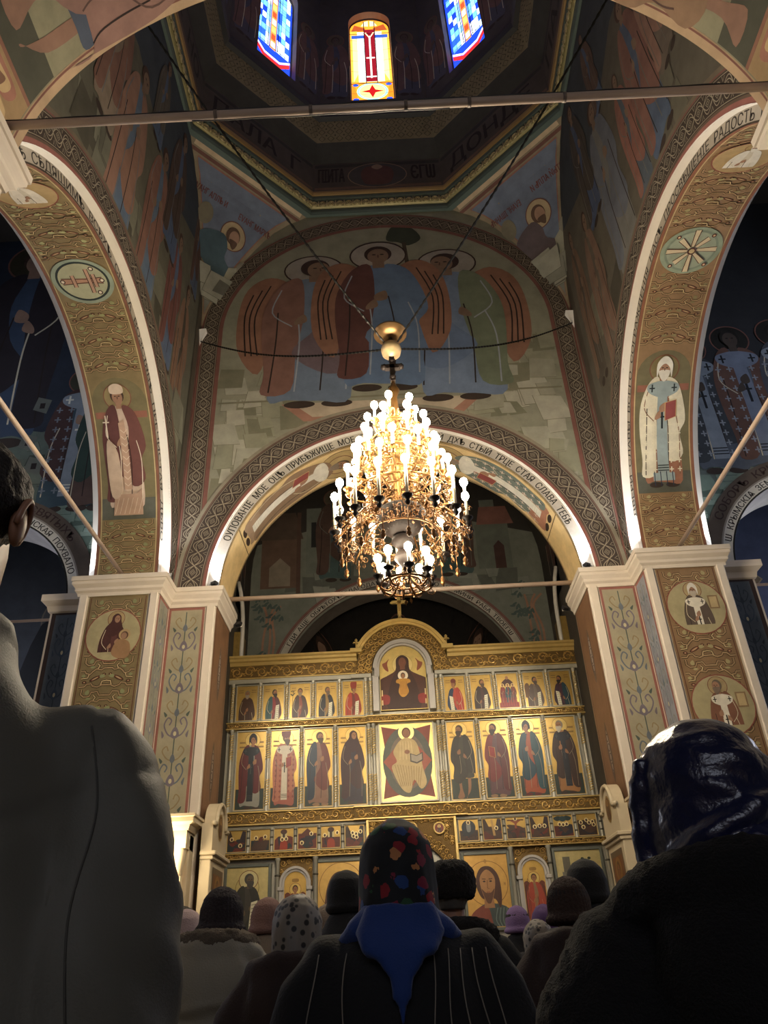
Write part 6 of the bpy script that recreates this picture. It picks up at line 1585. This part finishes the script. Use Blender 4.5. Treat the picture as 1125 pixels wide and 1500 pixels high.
def scarf(mt, folds=.006, seed=0.0, s=1.0, tail=0.0, z0=0, vox=.010):
    def more(m):
        if tail: m.add([(-.14, -.12, 1.40), (.14, -.12, 1.40), (.0, -.175, 1.40 - tail), (-.14, -.09, 1.40), (.14, -.09, 1.40), (0, -.135, 1.40 - tail)], [(0, 2, 1), (3, 4, 5), (0, 1, 4, 3), (1, 2, 5, 4), (2, 0, 3, 5)])
    return dome('headscarf', mt, [(a, b, z, rx * s, ry * s) for a, b, z, rx, ry in SCARF[z0:]], vox=vox, folds=folds, seed=seed, fs=(16, 16, 7), more=more)

def cloth(name, col, rough=.85, sheen=.0, bump=.25, bscale=120, **k): return mat(name, col, rough, 0, .15, 8, bump, bscale, sheen=sheen, **k)
def flower_mat():
    m, nt, N, L, b = new_mat('flowered shawl'); tc = N.new('ShaderNodeTexCoord')
    v = N.new('ShaderNodeTexVoronoi'); v.inputs['Scale'].default_value = 24; L.new(tc.outputs['Object'], v.inputs['Vector'])
    nz = N.new('ShaderNodeTexNoise'); nz.inputs['Scale'].default_value = 60; L.new(tc.outputs['Object'], nz.inputs['Vector'])
    r = N.new('ShaderNodeValToRGB'); e = r.color_ramp.elements; r.color_ramp.interpolation = 'CONSTANT'
    e[0].position = 0; e[0].color = (*lin('8a1c24'), 1); e[1].position = .28; e[1].color = (*lin('1c3c74'), 1)
    for p, c in ((.45, '244a2c'), (.6, '7a2038'), (.75, '14181c'), (.88, 'b87a4a')): q = e.new(p); q.color = (*lin(c), 1)
    sx = N.new('ShaderNodeSeparateColor'); L.new(v.outputs['Color'], sx.inputs[0]); L.new(sx.outputs[0], r.inputs[0])
    ad = N.new('ShaderNodeMath'); ad.operation = 'ADD'; L.new(v.outputs['Distance'], ad.inputs[0]); m2 = N.new('ShaderNodeMath'); m2.operation = 'MULTIPLY'; m2.inputs[1].default_value = .5; L.new(nz.outputs['Fac'], m2.inputs[0]); L.new(m2.outputs[0], ad.inputs[1])
    gt = N.new('ShaderNodeMath'); gt.operation = 'GREATER_THAN'; gt.inputs[1].default_value = .68; L.new(ad.outputs[0], gt.inputs[0])
    mx = N.new('ShaderNodeMix'); mx.data_type = 'RGBA'; L.new(gt.outputs[0], mx.inputs[0]); L.new(r.outputs[0], mx.inputs[6]); mx.inputs[7].default_value = (*lin('101216'), 1)
    L.new(mx.outputs[2], b.inputs['Base Color']); b.inputs['Roughness'].default_value = .8; return m
BLACKC = cloth('black wool', '141416', .9)
FURB = cloth('black fur', '0c0b0c', .95, bump=.6, bscale=260)

# tall man at the near left
JACK = mat('dark grey jacket cloth', '605e56', .62, 0, .10, 5, .12, 400, spec=.35)
def jfold(p, n):
    d = 0
    for s in (-1, 1):
        q = abs(p.x - s * .24)
        if q < .12: d += .030 * (1 - q / .12) * (1 - 2 * abs(noise.noise(Vector((p.x * 4, p.y * 3, p.z * 9 + p.x * s * 14)))))
    if abs(p.z - 1.30 - .5 * (abs(p.x) - .1)) < .006 and p.y < 0: d -= .003
    if abs(abs(p.x) - .185) < .005 and p.z > 1.12: d -= .004
    return d
jc = coat_mesh('jacket', JACK, w=.85, sh=1.02, el=.87, hem=.72, vox=.0105, folds=.018, collar=.03, smooth=9, fn=jfold)
def seams(me, runs):
    bm_s = bmesh.new(); bm_s.from_mesh(me); tree = BVHTree.FromBMesh(bm_s); q = MB()
    for pts in runs:
        r = []
        for x_, z in catmull(pts, False, 8):
            h = tree.ray_cast(Vector((x_, -1, z)), Vector((0, 1, 0)))
            if h[0]: r.append(h[0] + Vector((0, -.0004, 0)))
        if len(r) > 2: q.tube(r, .0011, 5)
    bm_s.free(); return q
from mathutils.bvhtree import BVHTree
js = [seams(jc, [[(s * .185, 1.41), (s * .20, 1.33), (s * .19, 1.24), (s * .205, 1.14)]]).mesh('seam', mat('dark jacket seam', '4a4843', .8)) for s in (-1, 1)]
HAIRM = mat('dark brown hair', '160d08', .7, var=.35, scale=60, bump=.6, bscale=200)
def hair(mt, low=1.53):
    return dome('hair', mt, [(0, -.016, low, .054, .052), (0, -.012, low + .04, .070, .076), (0, -.006, 1.615, .087, .096), (0, 0, 1.655, .085, .094), (0, .002, 1.69, .058, .068), (0, .002, 1.708, .02, .024)], vox=.006, folds=.0015, fine=.0012, fs=(60, 60, 18), smooth=3)
m = MB(); m.tube([(.082 * math.cos(a), -.012 + .082 * math.sin(a), 1.50 - .02 * math.sin(a)) for a in (2 * PI * i / 24 for i in range(25))], .020, 8)
loft(m, [(0, -.012, 1.37, .155, .125), (0, -.012, 1.43, .122, .115), (0, -.01, 1.48, .104, .102), (0, -.01, 1.525, .090, .092)])
col = blend(m, 'collar', JACK, .009, 4, .004, (14, 14, 8))
def ear_mesh(s):
    m = MB(); m.sphere((s * .081, -.002, 1.597), .028, 2, (.30, .60, 1.0)); m.tube([(s * (.086 + .004 * math.sin(a)), -.004 + .015 * math.cos(a), 1.599 + .026 * math.sin(a)) for a in (PI * i / 10 - 1.2 for i in range(16))], .004, 5)
    return m.mesh('ear', SKINM)
def neck(me):
    for v in me.vertices:
        t = max(0, 1 - abs(v.co.z - 1.53) / .10)
        v.co.x *= 1 + .22 * t; v.co.y *= 1 + .15 * t
    me.update(); return me
def turn(me, deg):
    for v in me.vertices:
        t = max(0, min(1, (v.co.z - 1.45) / .09)); t = t * t * (3 - 2 * t); v.co = Matrix.Rotation(math.radians(deg) * t, 3, 'Z') @ v.co + Vector((-.004, -.012, .045)) * t
    me.update(); return me
man = person(-.705, .80, 1.86, 22, 'tall dark haired man in a dark grey jacket, cut by the picture edge', jc, [('collar', col), ('seam', js[0]), ('seam', js[1]), ('hair', turn(hair(HAIRM, 1.55), -12)), ('ear', turn(ear_mesh(-1), -12)), ('ear', turn(ear_mesh(1), -12))])
for q in man.children:
    n_ = q.name.split('.')[0]
    if n_ == 'body': q.data = neck(turn(BODY.copy(), -12))
    if n_ in ('eye', 'mouth'): q.location = Matrix.Rotation(math.radians(-12), 3, 'Z') @ q.location + Vector((-.004, -.012, .045))

# woman in the glossy navy scarf at the near right
NAVY = mat('glossy navy satin', '0c1238', .22, 0, .3, 14, .15, 90, spec=.7, sheen=.3)
def wrap(m):
    m.tube([(.104 * math.cos(a), -.004 + .122 * math.sin(a), 1.535 + .045 * math.cos(a) - .02 * math.sin(a)) for a in (2 * PI * i / 28 for i in range(29))], .016, 8)
    m.tube([(.102 * math.cos(a), -.004 + .12 * math.sin(a), 1.50 + .030 * math.cos(a + .5)) for a in (2 * PI * i / 28 for i in range(29))], .018, 8)
    m.tube([(-.100, -.03, 1.66), (-.115, -.02, 1.60), (-.118, -.01, 1.52), (-.122, -.01, 1.45)], .014, 8)
ns = dome('headscarf', NAVY, [(a, b, z, rx * 1.08, ry * 1.06) for a, b, z, rx, ry in SCARF[1:]], vox=.0065, folds=.006, fs=(10, 10, 22), seed=3, more=wrap)
fc = coat_mesh('fur_coat', FURB, w=1.0, hem=.35, vox=.011, folds=.006, fine=.0035, collar=.0, hood=1.05, puff=.022, smooth=8)
person(.305, 1.25, 1.615, -4, 'woman in a glossy navy headscarf and bulky black fur coat, nearest on the right', fc, [('headscarf', ns)])

# woman with flowered shawl over a blue scarf
FLOW = flower_mat(); BLUE = mat('bright blue scarf cloth', '0c3478', .75, 0, .2, 10, .2, 200, sheen=.2)
cm = coat_mesh('coat', BLACKC, w=1.06, hem=.35, vox=.018, folds=.012, collar=-.02, puff=.01)
def scallop(m): 
    for i in range(26):
        a = 2 * PI * i / 26; m.sphere((.112 * math.cos(a), -.008 + .122 * math.sin(a), 1.475 + .03 * math.sin(a)), .015, 1)
fl = dome('flowered_shawl', FLOW, [(0, -.008, 1.475, .110, .122), (0, -.004, 1.53, .106, .122), (0, 0, 1.60, .105, .120), (0, 0, 1.66, .095, .108), (0, 0, 1.70, .068, .078), (0, 0, 1.73, .026, .03)], vox=.008, folds=.005, fs=(12, 12, 6), more=scallop)
def drape(m):
    for q in range(7):
        x_ = -.12 + .04 * q; m.tube([(x_ * .55, -.118, 1.50), (x_ * .75, -.145, 1.44), (x_ * .62, -.176, 1.40 - .02 * (q == 3)), (x_ * .30, -.190, 1.40 - .15 * (1 - abs(q - 3) / 3.2))], [.022, .024, .018, .008], 8)
    for s in (-1, 1): m.tube([(s * .06, -.07, 1.49), (s * .11, -.075, 1.45), (s * .155, -.04, 1.425)], [.036, .03, .016], 8)
bl = dome('headscarf', BLUE, [(0, -.01, 1.40, .125, .13), (0, -.01, 1.43, .118, .128), (0, -.008, 1.46, .108, .120), (0, -.004, 1.50, .096, .108), (0, 0, 1.60, .090, .104), (0, 0, 1.66, .080, .09)], vox=.010, folds=.006, fs=(14, 14, 6), more=drape)
m = MB(); bmv = bmesh.new(); bmv.from_mesh(cm)
from mathutils.bvhtree import BVHTree
bvh = BVHTree.FromBMesh(bmv)
for x0_, dx in ((-.22, -.03), (-.13, -.03), (.07, .03), (.11, .05), (.15, .06), (.19, .06), (.23, .03)):
    run = []
    for i in range(30):
        z = 1.40 - .025 * i; x_ = x0_ + dx * (i / 20) + .012 * math.sin(i * .35 + x0_ * 20); h = bvh.ray_cast(Vector((x_, -1, z)), Vector((0, 1, 0)))
        if h[0]: run.append(h[0] + Vector((0, -.002, 0)))
    if len(run) > 3: m.tube(run, .0016, 4)
bmv.free()
piping = m.mesh('piping', mat('pale piping', '8c8478', .6))
person(-.185, 2.30, 1.66, 0, 'woman in a red and blue flowered shawl over a bright blue scarf, at the centre', cm, [('flowered_shawl', fl), ('headscarf', bl), ('piping', piping)])

# man in the fur hat
FURH = cloth('dark fur', '1c1815', .9, bump=.7, bscale=240)
fh = dome('fur_hat', FURH, [(0, 0, 1.58, .098, .112), (0, 0, 1.61, .112, .126), (0, 0, 1.66, .116, .130), (0, 0, 1.70, .108, .120), (0, 0, 1.735, .08, .09), (0, 0, 1.745, .03, .03)], vox=.009, fine=.006)
def furcollar(m): m.tube([(.15 * math.cos(a), -.02 + .12 * math.sin(a), 1.43 - .03 * math.sin(a)) for a in (2 * PI * i / 24 for i in range(25))], .05, 8)
m = MB(); furcollar(m); fcl = blend(m, 'fur_collar', FURH, .012, 3, fine=.008)
C1 = coat_mesh('coat', BLACKC, w=1.05, vox=.024, folds=.012, collar=.02)
person(.045, 3.95, 1.735, 0, 'man in a rounded black fur hat and dark coat with fur collar', C1, [('fur_hat', fh), ('fur_collar', fcl), ('hair', hair(mat('grey hair', '5a5650', .6, var=.2), 1.54))])

# woman in knitted hat and pale coat
KN = mat('dark mauve knit', '2e2628', .9, 0, .25, 20, .6, 90); PAL = mat('pale grey padded coat', '8e8878', .7, 0, .12, 5, .2, 160)
pc = coat_mesh('padded_coat', PAL, w=1.02, vox=.014, folds=.012, collar=.0, hood=1.15, puff=.012, fn=lambda p, n: .006 * math.sin(p.z * 70 + 2 * noise.noise(p * 6)) if p.z < 1.3 else 0)
m = MB(); m.tube([(.135 * math.cos(a), -.03 + .130 * math.sin(a), 1.485 - .02 * math.sin(a)) for a in (2 * PI * i / 24 for i in range(25))],   .05, 8); fur2 = blend(m, 'fur_trim', mat('beige fur trim', '665a4c', .9, 0, .2, 20, .7, 240), .010, 2, fine=.008)
person(-.94, 3.62, 1.66, -3, 'woman in a dark ribbed knit hat and pale grey padded coat with fur trimmed hood', pc, [('hat', beanie(KN, 1.0)), ('fur_trim', fur2), ('hair', hair(HAIRM))])

# others
BRN = cloth('dark brown coat cloth', '2c1d18', .85); BE = cloth('beige coat cloth', '8a7c6a', .85); GR = cloth('charcoal coat cloth', '232325', .9)
C2 = coat_mesh('coat', BRN, w=1.0, vox=.018, folds=.012, hood=1.1, collar=.0, seed=3)
C3 = coat_mesh('coat', BE, w=.98, vox=.024, folds=.010, seed=7); C4 = coat_mesh('coat', GR, w=1.04, vox=.024, folds=.012, seed=9)
PLAID, ntp, Np, Lp, bp_ = new_mat('dark plaid scarf'); tcp = Np.new('ShaderNodeTexCoord'); wv = Np.new('ShaderNodeTexVoronoi'); wv.inputs['Scale'].default_value = 34; Lp.new(tcp.outputs['Object'], wv.inputs['Vector'])
rp = Np.new('ShaderNodeValToRGB'); rp.color_ramp.elements[0].position = .30; rp.color_ramp.elements[0].color = (*lin('1c1a1a'), 1); rp.color_ramp.elements[1].position = .42; rp.color_ramp.elements[1].color = (*lin('7c746a'), 1); Lp.new(wv.outputs['Distance'], rp.inputs[0]); Lp.new(rp.outputs[0], bp_.inputs['Base Color']); bp_.inputs['Roughness'].default_value = .6
person(-.57, 3.20, 1.575, 4, 'woman in a grey and black patterned scarf and dark brown hooded coat', C2, [('headscarf', scarf(PLAID, .006, 2, 1.0, z0=1))])
person(-.97, 5.00, 1.735, 0, 'person in a dusty pink knit cap and beige coat behind the patterned scarf', C3, [('hat', beanie(mat('dusty pink knit', '8a6a60', .9, 0, .15, 20, .5, 110), 1.03, False)), ('hair', hair(HAIRM))])
person(-.67, 5.6, 1.73, 0, 'person in a pale ribbed knit cap before the left large veil icon', C4, [('hat', beanie(mat('pale ribbed knit', '86786a', .9, 0, .15, 20, .5, 110), 1.06)), ('hair', hair(HAIRM))])
person(-.48, 4.55, 1.80, 0, 'tall person in a black cap and black coat behind the flowered shawl', C4, [('hat', beanie(cloth('black felt', '101012'), 1.08, False)), ('hair', hair(HAIRM))])
person(.50, 3.55, 1.63, 0, 'woman in a dark brown knit hat beside the black fur coat', C2, [('hat', beanie(mat('dark brown knit', '3a2a22', .9, 0, .25, 20, .6, 90), 1.0)), ('hair', hair(HAIRM))])
person(.735, 4.25, 1.765, 0, 'person in a black hat half hidden behind the black fur coat', C4, [('hat', beanie(cloth('black felt', '101012'), 1.08, False)), ('hair', hair(HAIRM))])
person(.67, 6.6, 1.745, 0, 'person in a pale lavender cap standing before the right arched door', C4, [('hat', beanie(mat('lavender knit', '8a6f9a', .9, 0, .1, 20, .4, 120), 1.0, False)), ('hair', hair(HAIRM))])
person(.78, 6.0, 1.70, 0, 'woman in a purple scarf before the right arched door', C4, [('headscarf', scarf(mat('purple scarf cloth', '5a3f6e', .8, 0, .1, 10, .2, 160), .005, 6, .9))])
person(.56, 4.9, 1.55, 0, 'short woman in a grey spotted scarf between the lavender cap and purple scarf', C2, [('headscarf', scarf(PLAID, .005, 8, .95))])
person(-1.62, 5.6, 1.775, 0, 'black haired person before the left ivory icon case', C4, [('hair', hair(mat('black hair', '120e0c', .5, var=.3, scale=60, bump=.5, bscale=200)))])
person(-1.30, 4.45, 1.64, 0, 'person in a pale pink knit cap beside the pale padded coat', C4, [('hat', beanie(mat('pale pink knit', 'b09a98', .9, 0, .1, 20, .4, 120), 1.12, False)), ('hair', hair(HAIRM))])
